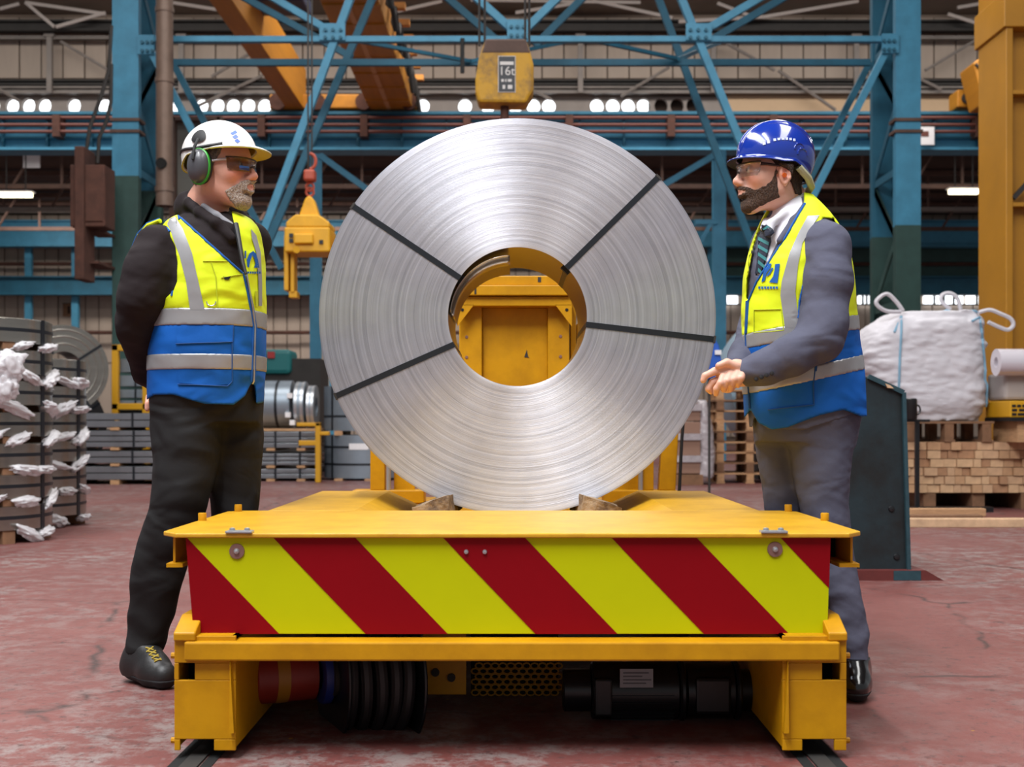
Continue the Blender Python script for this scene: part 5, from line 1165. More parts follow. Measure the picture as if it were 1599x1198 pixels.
def glasses(parent, HM, lens, frame, temple, tw=.0022):
    g = MB(); n = 24; vs = []; fs = []
    for i in range(n+1):
        a = math.radians(-68+136*i/n); rr = .076
        for z in (-.004, .016, .036): vs.append((.034+rr*math.cos(a)*1.02+.004*(z < 0), rr*.93*math.sin(a), z-.0+.006*math.cos(a)*0))
    for i in range(n):
        for j in range(2): fs.append((i*3+j, i*3+j+1, (i+1)*3+j+1, (i+1)*3+j))
    g.add([HM @ Vector(v) for v in vs], fs); g.sm = True; o = g.build('safety_glasses', lens, parent); sd = o.modifiers.new('t', 'SOLIDIFY'); sd.thickness = .0018
    for z in (.037,): MB().tube([HM @ Vector((.034+.0765*math.cos(a)*1.02, .0765*.93*math.sin(a), z)) for a in [math.radians(-70+140*i/20) for i in range(21)]], .0028, 6).build('brow_bar', frame, o)
    for s in (-1, 1):
        MB().tube([HM @ Vector(p) for p in ((.062, s*.066, .030), (.045, s*.075, .028), (.0, s*.082, .022), (-.02, s*.083, .010))], [.0048, .0042, .0032, .0028], 8).build('temple', temple, o)
    MB().tube([HM @ Vector(p) for p in ((.110, -.008, .012), (.112, 0, .016), (.110, .008, .012))], .003, 6).build('bridge', frame, o)
    return o
def eyes(parent, HM):
    for s in (-1, 1):
        e = MB().lathe([(.0118*math.sin(a), .0118*math.cos(a)) for a in [math.pi*i/12 for i in range(13)]], 16, HM @ Matrix.Translation((.0825, s*.031, .0185)) @ Matrix.Rotation(math.pi/2, 4, 'Y')).build('eye', 'eye_white', parent)
        MB().lathe([(.0, .0122), (.003, .0121), (.0055, .0108)], 16, HM @ Matrix.Translation((.0825, s*.031, .0185)) @ Matrix.Rotation(math.pi/2, 4, 'Y')).build('iris', 'iris', e)
def shoe(parent, ankle, heel, toe, r, m, top):
    lo = np.minimum(np.minimum(ankle, heel), toe)-.1; hi = np.maximum(np.maximum(ankle, heel), toe)+.1; lo[2] = -.02
    ankle, heel, toe = Vector(ankle), Vector(heel), Vector(toe); ball = heel.lerp(toe, .68)
    f = Field(lo, hi, .004); heel.z = .05; toe.z = .042; ball.z = .048
    f.chain([(ankle, r*1.05), (heel.lerp(ankle, .5), r*1.08), (heel, r*.92), (ball, r), (toe, r*.86)], .03); f.cone(ankle, ball+Vector((0, 0, .03)), r*.9, r*.7, .03)
    X, Y, Z = f.grid(); f.d = np.maximum(f.d, .022-Z); f.d = np.maximum(f.d, Z-top).astype(np.float32)
    sh = f.mesh('shoe', m, parent)
    g = Field(lo, hi, .004); g.chain([(heel, r*1.0), (ball, r*1.08), (toe, r*.95)], .02); d = np.maximum(np.maximum(g.d, Z-.030), .0015-Z); mid = heel.lerp(toe, .38)
    g.d = d.astype(np.float32); g.mesh('sole', 'sole_dark', sh)
    return sh, ball
def hand(f, W, pts, fr=.009): 
    for ch in pts:
        c = [(P(u, v, Y), r) for u, v, Y, r in ch]
        for (p, a), (q, b) in zip(c[:-1], c[1:]): f.cone(p, q, a, b, .004)

def tintfun(O, yaw, s, strong):
    M = np.array(Matrix.Rotation(-yaw, 3, 'Z')); O = np.array(O)
    def fn(v):
        l = (v-O) @ M.T/s; c = np.ones((len(v), 3))
        def blob(p, r, col, both=True):
            for sg in ((-1, 1) if both else (1,)):
                d = np.linalg.norm((l-np.array((p[0], p[1]*sg, p[2])))/np.array(r), axis=1); w = np.clip(1-d, 0, 1)[:, None]**.8; c[:] = c*(1-w)+c*np.array(col)*w
        blob((.075, .042, -.012), (.035, .03, .03), (1.04, .80-.1*strong, .78-.1*strong)); blob((.114, 0, -.014), (.022, .02, .02), (1.05, .72, .70), False)
        blob((.104, 0, -.047), (.016, .026, .014), (.92, .66, .66), False); blob((-.006, .08, 0), (.03, .02, .04), (1.03, .78, .76)); blob((.09, .031, .03), (.02, .025, .012), (.86, .76, .74))
        return c
    return fn

def person(name, label, base, O, yaw, s, skin, body_rows, body_Y, arms, hands, legs, neck, h=.0042):
    t = thing(name, label, 'person', base)
    pts = [p for a in arms for p, r in a]+[Vector((r[1]+sx*r[3], r[2], r[0])) for r in body_rows for sx in (-1, 1)]+[Vector((r[1]+sx*r[3], r[2], r[0])) for l in legs for r in l for sx in (-1, 1)]+[P(u, v, Y) for ch in hands for u, v, Y, r in ch]
    lo = np.array([min(p[i] for p in pts) for i in range(3)])-.12; hi = np.array([max(p[i] for p in pts) for i in range(3)])+.12
    lo[2] = .02; hi[2] = O[2]+.17*s; lo[0] = min(lo[0], O[0]-.18); hi[0] = max(hi[0], O[0]+.18)
    f = Field(lo, hi, h); f.loft([r for r in body_rows if r[0] > body_Y], .0, grow=-.03)
    for l in legs: f.loft(l, .03, grow=-.02)
    for a in arms: f.chain([(p, max(r-.018, .022)) for p, r in a], .02)
    f.cone(neck[0], neck[1], neck[2], neck[3], .02)
    hd = Field(np.array(O)-.2, np.array(O)+.2, h)
    fh = Field(lo, hi, h); apply_prims(fh, head_prims(), O, yaw, s); fh.cone(Vector(O)+Matrix.Rotation(yaw, 3, 'Z') @ Vector((-.025, 0, -.04))*s, neck[1], .058*s, neck[3], .03)
    f.d = smin(f.d, fh.d, .012).astype(np.float32)
    hand(f, None, hands)
    b = f.mesh('body', skin, t, tintfun(O, yaw, s, 1 if 'ruddy' in skin else .3))
    return t, b
def headcover(parent, O, yaw, s, name, m, maskfn, thick, seed, amp=.002):
    HM = Matrix.Translation(O) @ Matrix.Rotation(yaw, 4, 'Z') @ Matrix.Scale(s, 4)
    f = Field((-.13, -.12, -.15), (.15, .12, .15), .0035); apply_prims(f, head_prims(), (0, 0, 0), 0, 1); f.cone((-.025, 0, -.04), (-.055, 0, -.17), .058, .06, .03)
    X, Y, Z = f.grid(); k = maskfn(X, Y, Z)+f.sample_noise(120, seed+40)*.005; d = np.maximum(f.d-thick+f.sample_noise(170, seed)*amp, k); f.d = np.maximum(d, -(f.d+.006)).astype(np.float32)
    return accessory(f, name, m, parent, HM)

# ---- man in the white helmet
YW = 4.03
O1 = P(345, 273, 4.0); yaw1, s1 = math.radians(-20), 1.08
HM1 = Matrix.Translation(O1) @ Matrix.Rotation(yaw1, 4, 'Z') @ Matrix.Scale(s1, 4)
tor1 = smooth_rows(rowsp([(332, 300, 372, .06), (342, 272, 392, .10), (356, 258, 402, .135), (378, 250, 407, .16), (410, 248, 411, .178), (450, 247, 412, .185), (490, 244, 413, .187), (550, 238, 412, .185), (600, 235, 410, .18), (642, 235, 409, .175)], YW))
nl = smooth_rows(rowsp([(600, 238, 350, .12, 4.0), (660, 237, 348, .115, 3.98), (720, 240, 340, .10, 3.96), (780, 237, 325, .09, 3.95), (830, 222, 308, .08, 3.95), (880, 208, 292, .072, 3.96), (940, 203, 277, .066, 3.98), (990, 200, 262, .06, 3.99), (1018, 196, 254, .06, 3.99)], 4.0))
fl = smooth_rows(rowsp([(600, 300, 409, .12, 4.1), (660, 312, 410, .11, 4.1), (740, 325, 407, .095, 4.1), (820, 333, 400, .085, 4.1), (900, 325, 388, .075, 4.12), (1010, 318, 374, .06, 4.14)], 4.1))
armN = chainp([(245, 385, 3.925, .071), (231, 425, 3.885, .073), (221, 465, 3.88, .070), (212, 510, 3.93, .062), (228, 575, 4.10, .052), (262, 610, 4.24, .043)])
armF = chainp([(388, 380, 4.20, .078), (375, 440, 4.25, .07), (345, 515, 4.28, .06), (300, 580, 4.30, .05), (268, 612, 4.28, .04)])
hands1 = [[(262, 612, 4.25, .034), (285, 622, 4.28, .036)], [(268, 612, 4.28, .03), (250, 622, 4.30, .034)]]+[[(288+i*2, 612+i*6, 4.27+.012*i, .011), (305+i, 622+i*5, 4.30, .010), (308, 634+i*3, 4.31, .009)] for i in range(4)]+[[(246, 612+i*6, 4.30+.01*i, .011), (232, 620+i*5, 4.32, .010), (230, 630+i*3, 4.30, .009)] for i in range(4)]+[[(280, 606, 4.25, .012), (298, 606, 4.24, .011)], [(255, 606, 4.31, .012), (240, 606, 4.33, .011)]]
p1, b1 = person('person', 'man in white helmet, black fleece and yellow and blue vest, hands behind his back', (PX(300, 4.05), 4.05, 0), O1, yaw1, s1, 'skin_ruddy', tor1, PZ(600, YW), [armN, armF], hands1, [nl, fl], (P(332, 350, 4.03), P(322, 318, 4.03), .065, .062))
eyes(b1, HM1)
headcover(b1, O1, yaw1, s1, 'beard', 'beard_grey', lambda X, Y, Z: mxx([Z-np.interp(X, [0, .05, .075, .095, .12], [-.06, -.062, -.045, -.026, -.026]), .050-X-(Z+.06)*.35, -.118-Z, -(((X-.108)/.02)**2+(Y/.021)**2+((Z+.047)/.0085)**2-1)*.006])+0*Y, .003, 3, .0012)
headcover(b1, O1, yaw1, s1, 'hair', 'hair_grey', lambda X, Y, Z: mxx([X-np.interp(Z, [-.05, 0, .05], [-.045, .01, .045]), -.035-Z+0*X])+0*Y, .003, 4)
h1 = helmet(b1, HM1, (-.006, 0, .058), (.119, .098, .106), [(-.2, .018), (-.115, .018), (-.06, .050), (.0, .058), (.10, .076), (.2, .080)], (.046, 75, .3), 'helmet_white', 'helmet_yellow', False, 'white hard hat with yellow underside')
def hpt(x, z, sgn, c, rad, off=.002):
    k = 1-((x-c[0])/rad[0])**2-((z-c[2])/rad[2])**2; return Vector((x, sgn*(rad[1]*math.sqrt(max(k, .0))+off), z))
C1, R1 = (-.006, 0, .058), (.119, .098, .106)
MB().tube([HM1 @ hpt(x, z, -1, C1, R1) for x, z in ((-.118, .062), (-.09, .066), (-.06, .064), (-.02, .062), (.02, .066), (.06, .073))], .0052, 6).build('helmet_band', 'strap_dark', h1)
pm = MB(); ring = [hpt(-.012+.026*math.cos(a)-.004, .092+.028*math.sin(a) if math.sin(a) > 0 else .092+.014*math.sin(a), -1, C1, R1, .004) for a in [2*math.pi*i/18 for i in range(18)]]
pm.add([HM1 @ p for p in ring]+[HM1 @ hpt(-.016, .094, -1, C1, R1, .009)], [(i, (i+1) % 18, 18) for i in range(18)]); pm.sm = True; pm.build('helmet_clip', 'strap_dark', h1)
sm_ = MB()
for k in range(3): 
    q_ = [hpt(.072+.007*k, .108-.012*k, -1, C1, R1), hpt(.079+.007*k, .102-.012*k, -1, C1, R1), hpt(.085+.006*k, .112-.014*k, -1, C1, R1), hpt(.078+.006*k, .120-.014*k, -1, C1, R1)]; sm_.add([HM1 @ p for p in q_], [(0, 1, 2, 3)])
sm_.build('helmet_mark', mat('mark_blue', '5c79c4', .4), h1)
# ear defenders
for sgn in (-1, 1):
    M = HM1 @ Matrix.Translation((-.008, sgn*.098, .006)) @ Matrix.Rotation(-sgn*math.pi/2*-1, 4, 'X')
    M = HM1 @ Matrix.Translation((-.008, sgn*.098, .006)) @ Matrix.Rotation(math.radians(90 if sgn < 0 else -90), 4, 'X') @ Matrix.Rotation(math.radians(0), 4, 'Z')
    Sx = Matrix.Diagonal((.74, 1.08, 1, 1))
    cup = MB().lathe([(0, .034), (.02, .033), (.036, .027), (.046, .016), (.048, .004), (.046, 0), (0, 0)], 40, M @ Sx).build('ear_defender', 'muff_grey', b1)
    MB().lathe([(.046, -.002), (.051, .0), (.051, .006), (.047, .008)], 40, M @ Sx).build('green_ring', 'muff_green', cup)
    MB().lathe([(.03, -.018), (.046, -.016), (.048, -.008), (.046, 0)], 40, M @ Sx).build('cushion', 'strap_dark', cup)
    MB().tube([HM1 @ Vector(p) for p in ((-.008, sgn*.135, .02), (-.006, sgn*.128, .06), (-.004, sgn*.112, .085))], .005, 8).build('arm', 'strap_dark', cup)
gl1 = glasses(b1, HM1, 'lens_tint', 'frame_dark', 'frame_pale')
for a0, a1, z0, z1 in ((-40, -14, .000, .013), (14, 40, .000, .013)):
    g = MB(); vs = [HM1 @ Vector((.034+.0775*math.cos(math.radians(a0+(a1-a0)*i/6))*1.02, .0775*.93*math.sin(math.radians(a0+(a1-a0)*i/6)), z)) for i in range(7) for z in (z0, z1)]
    g.add(vs, [(2*i, 2*i+1, 2*i+3, 2*i+2) for i in range(6)]); g.sm = True; g.build('painted_reflection', 'lens_blue', gl1)  # blue reflection of the mirrored lens, painted as a patch
# clothes
G1 = Field((PX(165, 3.8), 3.68, PZ(655, 4.1)), (PX(440, 3.9), 4.50, PZ(288, 4.1)), .005)
T1 = G1.like(G1.d.copy()); T1.loft(tor1, 0, ex=2.5); base1 = T1.d
J = G1.like((base1+.013).astype(np.float32)); J.chain(armN, .03); J.chain(armF, .008)
col_ = chainp([(296, 308, 4.12, .016), (296, 318, 3.99, .017), (312, 332, 3.93, .018), (338, 348, 3.90, .018), (362, 372, 3.895, .016)]); J.chain(col_, .012)
col2_ = chainp([(296, 308, 4.12, .016), (330, 312, 4.18, .016), (372, 332, 4.13, .017), (390, 350, 4.04, .018), (388, 362, 3.98, .015)]); J.chain(col2_, .012)
J.cone(P(300, 325, 4.06), P(330, 345, 4.04), .06, .07, .02)
J.d += (J.sample_noise(24, 5)*.0025+.0015*J.sample_noise(30, 6, (1, 1, 1.6))).astype(np.float32); u, v, X, Y, Z = UV(J)
J.d = np.where((u > 300) & (v > 432) & (Y < 4.16), np.maximum(J.d, base1+.008), J.d)
J.d = np.maximum(J.d, np.where(X > PX(250, 4.0), (v-612)/480., -1)).astype(np.float32)
jk = J.mesh('jacket', 'fleece_black', p1); jk['label'] = 'black zipped fleece jacket'
sc1 = F/3.9
neckA = [(325, 264), (333, 275), (360, 305), (390, 338), (428, 383)]; neckB = [(325, 360), (352, 366), (390, 376), (428, 385)]
cutN = vcut(T1, neckA, neckB, 322, 429, sc1, 4.06)
arA = [(330, 100), (480, 100)]; arB = [(330, 236), (343, 246), (360, 261), (385, 273), (410, 277), (440, 276), (455, 270), (466, 258)]
cutA = vcut(T1, arA, arB, 330, 464, sc1, 4.12)
u, v, X, Y, Z = UV(T1)
hem = np.interp(u, [221, 231, 241, 270, 320, 365, 383, 391, 395, 397, 400, 408, 414], [632, 624, 617, 617, 631, 632, 618, 601, 597, 601, 631, 631, 628])
vest = mxx([base1, cutN, cutA, ((v-hem)/sc1).astype(np.float32)]); vest = vest+(T1.sample_noise(17, 9)*.0025).astype(np.float32)
zb_ = lambda vv: PZ(vv, 3.86)
zz = lambda a, b: np.maximum(zb_(b)-Z, Z-zb_(a))
vy = T1.like(np.maximum(vest, zb_(483)-Z).astype(np.float32)).mesh('vest', 'vest_yellow', p1); vy['label'] = 'high-visibility vest, yellow above and blue below, with grey tape'
vb = T1.like(np.maximum(vest, Z-zb_(507)).astype(np.float32)).mesh('lower_panel', 'vest_blue', vy)
for a, b in ((481, 508), (552, 577)): T1.like(np.maximum(vest-.0025, zz(a, b)).astype(np.float32)).mesh('reflective_band', 'reflective_tape', vy)
full = T1.like(vest.astype(np.float32)).mesh('tmp', 'vest_yellow'); BV = bvh_of(full); bpy.data.objects.remove(full); hit.dist = 3.9
decal([(254, 338), (270, 333), (286, 358), (300, 395), (310, 440), (320, 484), (297, 484), (291, 440), (281, 400), (266, 358)], BV, .003, 'shoulder_tape', 'reflective_tape', vy)
decal([(391, 358), (399, 368), (406, 395), (408, 440), (408, 478), (403, 478), (402, 430), (399, 395), (392, 372)], BV, .003, 'shoulder_tape', 'reflective_tape', vy)
for pth in ([(275, 334), (305, 361), (338, 391), (380, 428), (386, 455), (391, 482), (395, 510), (394, 545), (392, 600)], [(366, 352), (376, 390), (384, 425), (389, 455), (395, 482), (399, 510), (398, 550), (397, 600)], [(244, 344), (259, 360), (272, 386), (276, 412), (275, 440), (268, 462)]):
    line(pth, BV, .0038, 'piping', 'piping_blue', vy)
line([(384, 428), (389, 458), (394, 484), (397, 510), (396, 560), (395, 600)], BV, .004, 'zip', 'zinc', vy, .0025)
MB().tube([P(*q) for q in ((250, 345, 3.93), (232, 352, 3.96), (218, 368, 3.99), (209, 388, 4.01), (206, 408, 4.02))], .008, 8).build('back_edge', 'vest_yellow', vy)
MB().tube([P(*q) for q in ((249, 342, 3.935), (230, 349, 3.965), (215, 366, 3.995), (206, 388, 4.015), (203, 408, 4.025))], .004, 8).build('piping', 'piping_blue', vy)
mat('seam_navy', '0e4585', .8); mat('seam_olive', 'b3bf1a', .8)
pk = decal([(276, 512), (363, 508), (364, 533), (277, 536)], BV, .0035, 'pocket_flap', 'vest_blue', vy, 9, .0015)
pk2 = decal([(278, 578), (361, 578), (361, 600), (330, 602), (280, 598)], BV, .003, 'pocket', 'vest_blue', vy, 9, .0015)
line([(275, 537), (363, 534), (364, 508)], BV, .0018, 'pocket_seam', 'seam_navy', vy, .003); line([(278, 600), (355, 603), (362, 596), (362, 536)], BV, .0018, 'pocket_seam', 'seam_navy', vy, .003)
line([(317, 408), (375, 408), (379, 428), (345, 434)], BV, .0016, 'pocket_seam', 'seam_olive', vy, .002); line([(330, 410), (337, 432), (340, 480)], BV, .0016, 'pocket_seam', 'seam_olive', vy, .002)
decal([(348, 432), (360, 432), (357, 437), (351, 437)], BV, .003, 'badge', 'black_paint', vy, 4)
MB().tube([hit(BV, 330+7*math.cos(a), 472+6*math.sin(a), .004) for a in [math.radians(d) for d in range(-10, 200, 20)]], .002, 6).build('key_ring', 'zinc', vy)
zl_ = lambda pts: [(170+x*.2337, 170+y*.2337) for x, y in pts]
for pl_ in ([(903, 950), (914, 950), (912, 1000), (906, 1000)], [(918, 1010), (935, 968), (962, 950), (952, 985), (940, 1020), (932, 1062), (920, 1055)], [(958, 950), (978, 968), (990, 1005), (1000, 1062), (964, 1062), (975, 1035), (966, 1000), (955, 980)]):
    decal(zl_(pl_), BV, .003, 'chest_emblem', 'piping_blue', vy, 3, .001)
for x in range(6): decal(zl_([(922+x*15, 1088), (933+x*15, 1088), (933+x*15, 1102), (922+x*15, 1102)]), BV, .003, 'emblem_lettering', 'piping_blue', vy, 4, .001)
decal([(397, 455), (402, 455), (402, 479), (398, 479)], BV, .003, 'id_pocket', 'seam_olive', vy, 5)
# shirt and tie in the neck
sf = Field((PX(300, 3.9), 3.8, PZ(420, 3.9)), (PX(400, 4.1), 4.15, PZ(315, 4.0)), .004); sf.chain(chainp([(318, 322, 3.955, .010), (338, 336, 3.935, .011), (362, 352, 3.935, .010)]), .01); sf.chain(chainp([(372, 342, 4.02, .010), (368, 356, 3.95, .010)]), .01); sf.mesh('shirt_collar', 'shirt_grey', p1)
MB().tube([P(368, 350, 3.915), P(373, 375, 3.885), P(379, 410, 3.86), P(384, 428, 3.85)], [.010, .008, .007, .005], 8).build('zip_tape', 'strap_dark', jk)
# trousers, boots
Q = Field((PX(185, 3.9), 3.75, .08), (PX(420, 4.2), 4.32, PZ(580, 4.1)), .006); Q.loft(nl, 0); Q.loft(fl, .03); Q.loft(rowsp([(585, 243, 405, .165), (620, 242, 404, .163), (660, 246, 402, .14)], YW), .03)
u, v, X, Y, Z = UV(Q); Q.d += (Q.sample_noise(20, 8)*.004+.0022*np.sin(Z*58+X*40+Y*20)*np.clip((.40-Z)*4, 0, 1)).astype(np.float32); Q.mesh('trousers', 'trouser_black', p1)
s_, ball = shoe(p1, P(226, 1012, 3.99), P(212, 1045, 4.0), P(256, 1050, 3.89), .047, 'boot_black', PZ(1003, 3.99)); bs = bvh_of(s_); hit.dist = 3.9
for k in range(4): line([(228+k*4, 1012+k*6), (240+k*4, 1016+k*5)], bs, .0028, 'lace', 'lace', s_, .002, 3); line([(229+k*4, 1019+k*5), (239+k*4, 1011+k*6)], bs, .0028, 'lace', 'lace', s_, .002, 3)
shoe(p1, P(346, 1010, 4.14), P(334, 1045, 4.16), P(366, 1045, 4.06), .047, 'boot_black', PZ(1000, 4.14))

# ---- man in the blue helmet
YV = 3.95
O2 = P(1207, 279, 3.93); yaw2, s2 = math.radians(188), 1.05
HM2 = Matrix.Translation(O2) @ Matrix.Rotation(yaw2, 4, 'Z') @ Matrix.Scale(s2, 4)
tor2 = smooth_rows(rowsp([(306, 1222, 1268, .055), (318, 1206, 1280, .085), (335, 1194, 1294, .115), (355, 1184, 1308, .14), (385, 1173, 1321, .162), (425, 1164, 1329, .176), (480, 1160, 1333, .182), (540, 1161, 1341, .183), (600, 1163, 1352, .182), (650, 1164, 1361, .178), (676, 1168, 1360, .175)], YV))
nl2 = smooth_rows(rowsp([(640, 1228, 1338, .115, 3.92), (690, 1231, 1332, .108, 3.91), (750, 1241, 1324, .094, 3.89), (810, 1253, 1325, .080, 3.87), (870, 1261, 1333, .072, 3.85), (930, 1275, 1344, .068, 3.83), (990, 1298, 1356, .062, 3.81), (1036, 1310, 1352, .056, 3.80)], 3.9))
fl2 = smooth_rows(rowsp([(640, 1180, 1275, .11, 4.03), (690, 1180, 1255, .10, 4.03), (750, 1189, 1252, .087, 4.03), (810, 1198, 1258, .08, 4.03), (880, 1212, 1268, .07, 4.04), (960, 1222, 1274, .062, 4.05), (1030, 1226, 1270, .056, 4.06)], 4.0))
arN2 = chainp([(1290, 384, 3.82, .078), (1293, 440, 3.78, .072), (1287, 505, 3.75, .068), (1280, 530, 3.74, .066), (1235, 556, 3.72, .058), (1195, 574, 3.72, .050), (1168, 582, 3.73, .044)])
arF2 = chainp([(1208, 384, 4.10, .078), (1196, 450, 4.13, .07), (1184, 515, 4.10, .064), (1165, 555, 3.98, .052), (1150, 575, 3.87, .042)])
H = []
H += [[(1172, 579, 3.73, .031), (1150, 578, 3.735, .033), (1132, 583, 3.735, .028)], [(1165, 590, 3.73, .026), (1140, 594, 3.735, .025)]]
H += [[(1138, 574, 3.725, .015), (1116, 580, 3.72, .0125), (1101, 587, 3.72, .0105), (1098, 594, 3.72, .0095)]]
H += [[(1133, 588, 3.735, .013), (1113, 597, 3.73, .0115), (1106, 607, 3.73, .010), (1110, 612, 3.735, .009)]]
H += [[(1150, 572, 3.71, .014), (1135, 566, 3.705, .012), (1122, 571, 3.705, .010)]]
H += [[(1160, 578, 3.85, .03), (1138, 588, 3.79, .032), (1136, 600, 3.77, .028)]]
for i, (u0, v0, u1, v1, v2) in enumerate(((1127, 590, 1119, 607, 618), (1138, 587, 1131, 603, 612), (1149, 585, 1142, 600, 611), (1159, 584, 1153, 597, 605))):
    H += [[(u0+2, v0-2, 3.705, .0115), (u0-2, (v0+v1)/2, 3.692, .011), (u1, v1, 3.698, .0102), (u1-1, v2-3, 3.71, .0092)]]
p2, b2 = person('person', 'bearded man in blue helmet, grey suit and yellow and blue vest, hands clasped', (PX(1265, 3.95), 3.95, 0), O2, yaw2, s2, 'skin_fair', tor2, PZ(625, YV), [arN2, arF2], H, [nl2, fl2], (P(1240, 345, 3.96), P(1232, 315, 3.96), .062, .058))
eyes(b2, HM2)
headcover(b2, O2, yaw2, s2, 'beard', 'beard_brown', lambda X, Y, Z: mxx([Z-np.interp(X, [-.02, .014, .026, .045, .065, .082, .095, .12], [.03, .03, -.015, -.036, -.043, -.038, -.029, -.029]), .014-X-np.clip(-Z-.03, 0, .1)*.25, -.118-Z, -.064-.58*X-Z, -(((X-.108)/.02)**2+(Y/.021)**2+((Z+.047)/.0085)**2-1)*.006])+0*Y, .0026, 6, .0012)
headcover(b2, O2, yaw2, s2, 'hair', 'hair_dark', lambda X, Y, Z: mxx([X-np.interp(Z, [-.06, -.02, .0, .03, .06], [-.055, -.03, -.024, .02, .05]), -.055-Z+0*X])+0*Y, .0035, 7)
C2, R2 = (-.008, 0, .062), (.122, .1, .113)
h2 = helmet(b2, HM2, C2, R2, [(-.2, -.03), (-.118, -.018), (-.07, .018), (-.035, .037), (.0, .036), (.06, .048), (.13, .062), (.2, .07)], (.024, 70, .25), 'helmet_blue', 'strap_dark', True, 'glossy dark blue hard hat with white lettering')
for k in range(9):
    x = .062-.012*k+(.006 if k > 1 else 0); z = .083+.014*math.sin(k/8*2.2)
    q_ = [hpt(x, z, 1, C2, R2), hpt(x-.008, z+.001, 1, C2, R2), hpt(x-.008, z+.009, 1, C2, R2), hpt(x, z+.008, 1, C2, R2)]
    if k != 2: MB().add([HM2 @ p for p in q_], [(0, 1, 2, 3)]).build('helmet_lettering', mat('mark_white', 'b9c2e0', .4), h2)
for zz_, xx in ((.10, -.05), (.085, -.06)):
    MB().tube([HM2 @ hpt(xx-.018*math.cos(a), zz_-.03+.02*math.sin(a), 1, C2, R2, .0) for a in [math.pi*i/8 for i in range(9)]], .003, 6).build('vent_rim', 'helmet_blue', h2)
MB().tube([HM2 @ Vector(p) for p in ((-.05, .083, .02), (-.085, .072, -.01), (-.108, .04, -.03), (-.114, 0, -.036), (-.108, -.04, -.03), (-.085, -.072, -.01), (-.05, -.083, .02))], .012, 8).build('nape_strap', 'harness_green', h2)
MB().tube([HM2 @ Vector(p) for p in ((-.004, .083, -.004), (-.002, .094, -.008))], [.006, .0075], 10).build('earplug', 'earplug_orange', b2)
glasses(b2, HM2, 'lens_clear', 'frame_dark', 'frame_dark')
G2 = Field((PX(1108, 3.7), 3.58, PZ(684, 3.8)), (PX(1372, 3.7), 4.32, PZ(296, 4.1)), .005)
T2 = G2.like(G2.d.copy()); T2.loft(tor2, 0); base2 = T2.d; sc2 = F/3.85
u, v, X, Y, Z = UV(T2)
jkA = [(300, 1250), (318, 1253), (345, 1236), (378, 1214), (405, 1200), (430, 1188)]; jkB = [(300, 1186), (345, 1187), (430, 1181)]
jA = vcut(T2, jkB, jkA, 290, 430, sc2, 3.93)
J2 = T2.like(np.maximum(base2+.012, jA).astype(np.float32)); J2.chain(arN2, .03); J2.chain(arF2, .03); J2.d += (J2.sample_noise(26, 15)*.0022+.0015*J2.sample_noise(32, 16, (1, 1, 1.6))).astype(np.float32)
hm2 = np.interp(u, [1150, 1176, 1205, 1230, 1280, 1318, 1363], [640, 650, 676, 680, 664, 652, 630]); J2.d = np.maximum(J2.d, np.where(X > PX(1175, 3.95), (v-hm2)/480., -1)).astype(np.float32)
J2.chain(chainp([(1266, 312, 4.02, .014), (1256, 322, 3.90, .014), (1240, 345, 3.845, .013), (1218, 376, 3.815, .011)]), .012)
jk2 = J2.mesh('jacket', 'suit_grey', p2); jk2['label'] = 'grey suit jacket with dark cuff buttons'
bj = bvh_of(jk2); hit.dist = 3.7
for k in range(4): c = hit(bj, 1181+k*8, 592-k*3, .002); MB().lathe([(0, .004), (.006, .003), (.007, 0)], 10, Matrix.Translation(c) @ FRONT).build('cuff_button', 'strap_dark', jk2)
sh2 = T2.like(np.maximum(base2+.018, PZ(440, 3.85)-Z).astype(np.float32)); sh2.cone(P(1240, 338, 3.955), P(1232, 322, 3.955), .07, .066, .01)
sh2.chain(chainp([(1254, 312, 3.99, .012), (1246, 318, 3.90, .013), (1225, 334, 3.865, .014), (1203, 350, 3.85, .013), (1202, 366, 3.83, .010)]), .012)
sh2.chain(chainp([(1196, 346, 3.93, .012), (1193, 356, 3.87, .012)]), .012); shm = sh2.mesh('shirt', 'shirt_white', p2); bsx = bvh_of(shm); hit.dist = 3.8
tie = decal([(1191, 353), (1199, 352), (1208, 364), (1205, 378), (1198, 402), (1190, 428), (1182, 428), (1187, 402), (1190, 376)], bsx, .008, 'tie', 'tie_navy', p2, 4, .006)
for k in range(5): decal([(1188, 371+k*12), (1204-k*2, 380+k*12), (1203-k*2, 385+k*12), (1187, 376+k*12)], bsx, .0095, 'tie_stripe', 'tie_teal', tie, 4, .0015)
decal([(1191, 356), (1200, 354), (1203, 358), (1192, 362)], bsx, .0095, 'tie_stripe', 'tie_teal', tie, 4, .0015)
neckL = [(300, 1215), (340, 1193), (355, 1186), (395, 1174), (440, 1166), (468, 1165)]; neckR = [(300, 1256), (318, 1256), (345, 1240), (372, 1225), (405, 1203), (440, 1181), (468, 1168)]
cN2 = vcut(T2, neckL, neckR, 290, 468, sc2, 3.95)
aL = [(344, 1284), (369, 1274), (394, 1264), (427, 1258), (470, 1248), (498, 1246)]; aR = [(344, 1302), (375, 1319), (404, 1324), (470, 1319), (500, 1313)]
cA2 = vcut(T2, aL, aR, 342, 499, sc2, 3.93)
hem2 = np.interp(u, [1148, 1152, 1160, 1172, 1176, 1184, 1205, 1230, 1280, 1318, 1345, 1363], [640, 660, 656, 640, 646, 660, 671, 668, 649, 640, 650, 651])
ves2 = mxx([base2, cN2, cA2, ((v-hem2)/sc2).astype(np.float32)])+(T2.sample_noise(18, 21)*.003).astype(np.float32)
Yr_ = 3.79
def tilt(v0, sl): return PZ(v0, Yr_)+sl*(X-PX(1165, Yr_))
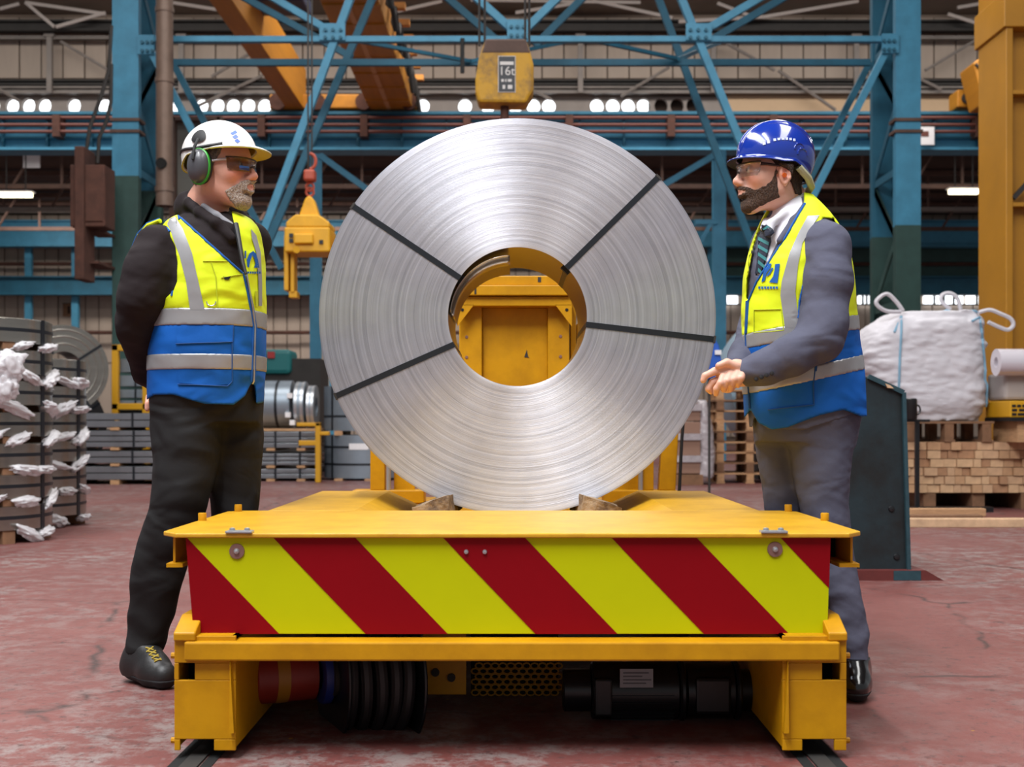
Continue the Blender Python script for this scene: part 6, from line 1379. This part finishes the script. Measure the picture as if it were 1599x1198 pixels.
z1a, z1b, z2a, z2b = tilt(519, .165), tilt(543, .165), tilt(593, .215), tilt(617, .215)
vy2 = T2.like(np.maximum(ves2, z1a-.004-Z).astype(np.float32)).mesh('vest', 'vest_yellow', p2); vy2['label'] = 'high-visibility vest, yellow above and blue below, with tilted grey tape'
T2.like(np.maximum(ves2, Z-z1b-.004).astype(np.float32)).mesh('lower_panel', 'vest_blue', vy2)
for a, b in ((z1a, z1b), (z2a, z2b)): T2.like(np.maximum(ves2-.0025, np.maximum(b-Z, Z-a)).astype(np.float32)).mesh('reflective_band', 'reflective_tape', vy2)
full = T2.like(ves2.astype(np.float32)).mesh('tmp', 'vest_yellow'); BV2 = bvh_of(full); bpy.data.objects.remove(full); hit.dist = 3.8
decal([(1261, 338), (1279, 337), (1266, 357), (1253, 380), (1246, 415), (1242, 455), (1246, 497), (1244, 512), (1226, 512), (1219, 462), (1221, 440), (1233, 396), (1247, 364)], BV2, .003, 'shoulder_tape', 'reflective_tape', vy2)
decal([(1184, 362), (1190, 366), (1178, 398), (1172, 440), (1167, 440), (1171, 400)], BV2, .003, 'shoulder_tape', 'reflective_tape', vy2, 5)
for pth in ([(1257, 318), (1241, 345), (1226, 372), (1204, 405), (1182, 440), (1169, 470), (1166, 520)], [(1284, 345), (1274, 369), (1264, 394), (1258, 427), (1248, 470), (1246, 497)], [(1303, 347), (1320, 375), (1325, 404), (1320, 470), (1314, 498)]): line(pth, BV2, .0038, 'piping', 'piping_blue', vy2)
line([(1167, 470), (1165, 520), (1168, 580), (1172, 638)], BV2, .004, 'zip', 'seam_navy', vy2, .002)
zr_ = lambda pts: [(1080+x*.2336, 170+y*.2337) for x, y in pts]
for pl_ in ([(500, 1035), (537, 1035), (530, 1065), (503, 1100), (492, 1150), (470, 1160), (482, 1100)], [(592, 1035), (576, 1166), (520, 1160), (547, 1120), (556, 1080), (560, 1040)], [(540, 1062), (550, 1066), (526, 1108), (502, 1124), (508, 1104)]): decal(zr_(pl_), BV2, .003, 'chest_emblem', 'piping_blue', vy2, 3, .001)
for x in range(7): decal(zr_([(450+x*19, 1188), (464+x*19, 1188), (464+x*19, 1204), (450+x*19, 1204)]), BV2, .003, 'emblem_lettering', 'piping_blue', vy2, 4, .001)
line([(1178, 484), (1220, 483), (1224, 516), (1178, 520), (1178, 484)], BV2, .0016, 'pocket_seam', 'seam_olive', vy2, .002)
line([(1274, 563), (1270, 600), (1271, 632), (1200, 640)], BV2, .002, 'pocket_seam', 'seam_navy', vy2, .003)
decal([(1272, 563), (1277, 563), (1275, 580), (1271, 580)], BV2, .004, 'pocket_zip', 'seam_navy', vy2, 4)
Q2 = Field((PX(1165, 4.1), 3.6, .07), (PX(1375, 3.8), 4.25, PZ(630, 4.0)), .006); Q2.loft(nl2, 0); Q2.loft(fl2, .025)
Q2.loft(rowsp([(630, 1172, 1345, .16), (655, 1176, 1340, .165), (690, 1182, 1330, .14)], 3.95), .03)
u, v, X, Y, Z = UV(Q2); Q2.d += (Q2.sample_noise(26, 18)*.0035+.003*np.sin(Z*70-X*25)*np.clip((.3-Z)*5, 0, 1)).astype(np.float32); Q2.mesh('trousers', 'suit_grey', p2)
s2_, _b = shoe(p2, P(1332, 1030, 3.80), P(1334, 1050, 3.83), P(1337, 1072, 3.70), .043, 'shoe_black', .12)
shoe(p2, P(1249, 1028, 4.06), P(1252, 1045, 4.08), P(1222, 1045, 4.02), .043, 'shoe_black', .12)
for o in bpy.data.objects:
    if '_w' in o: del o['_w']
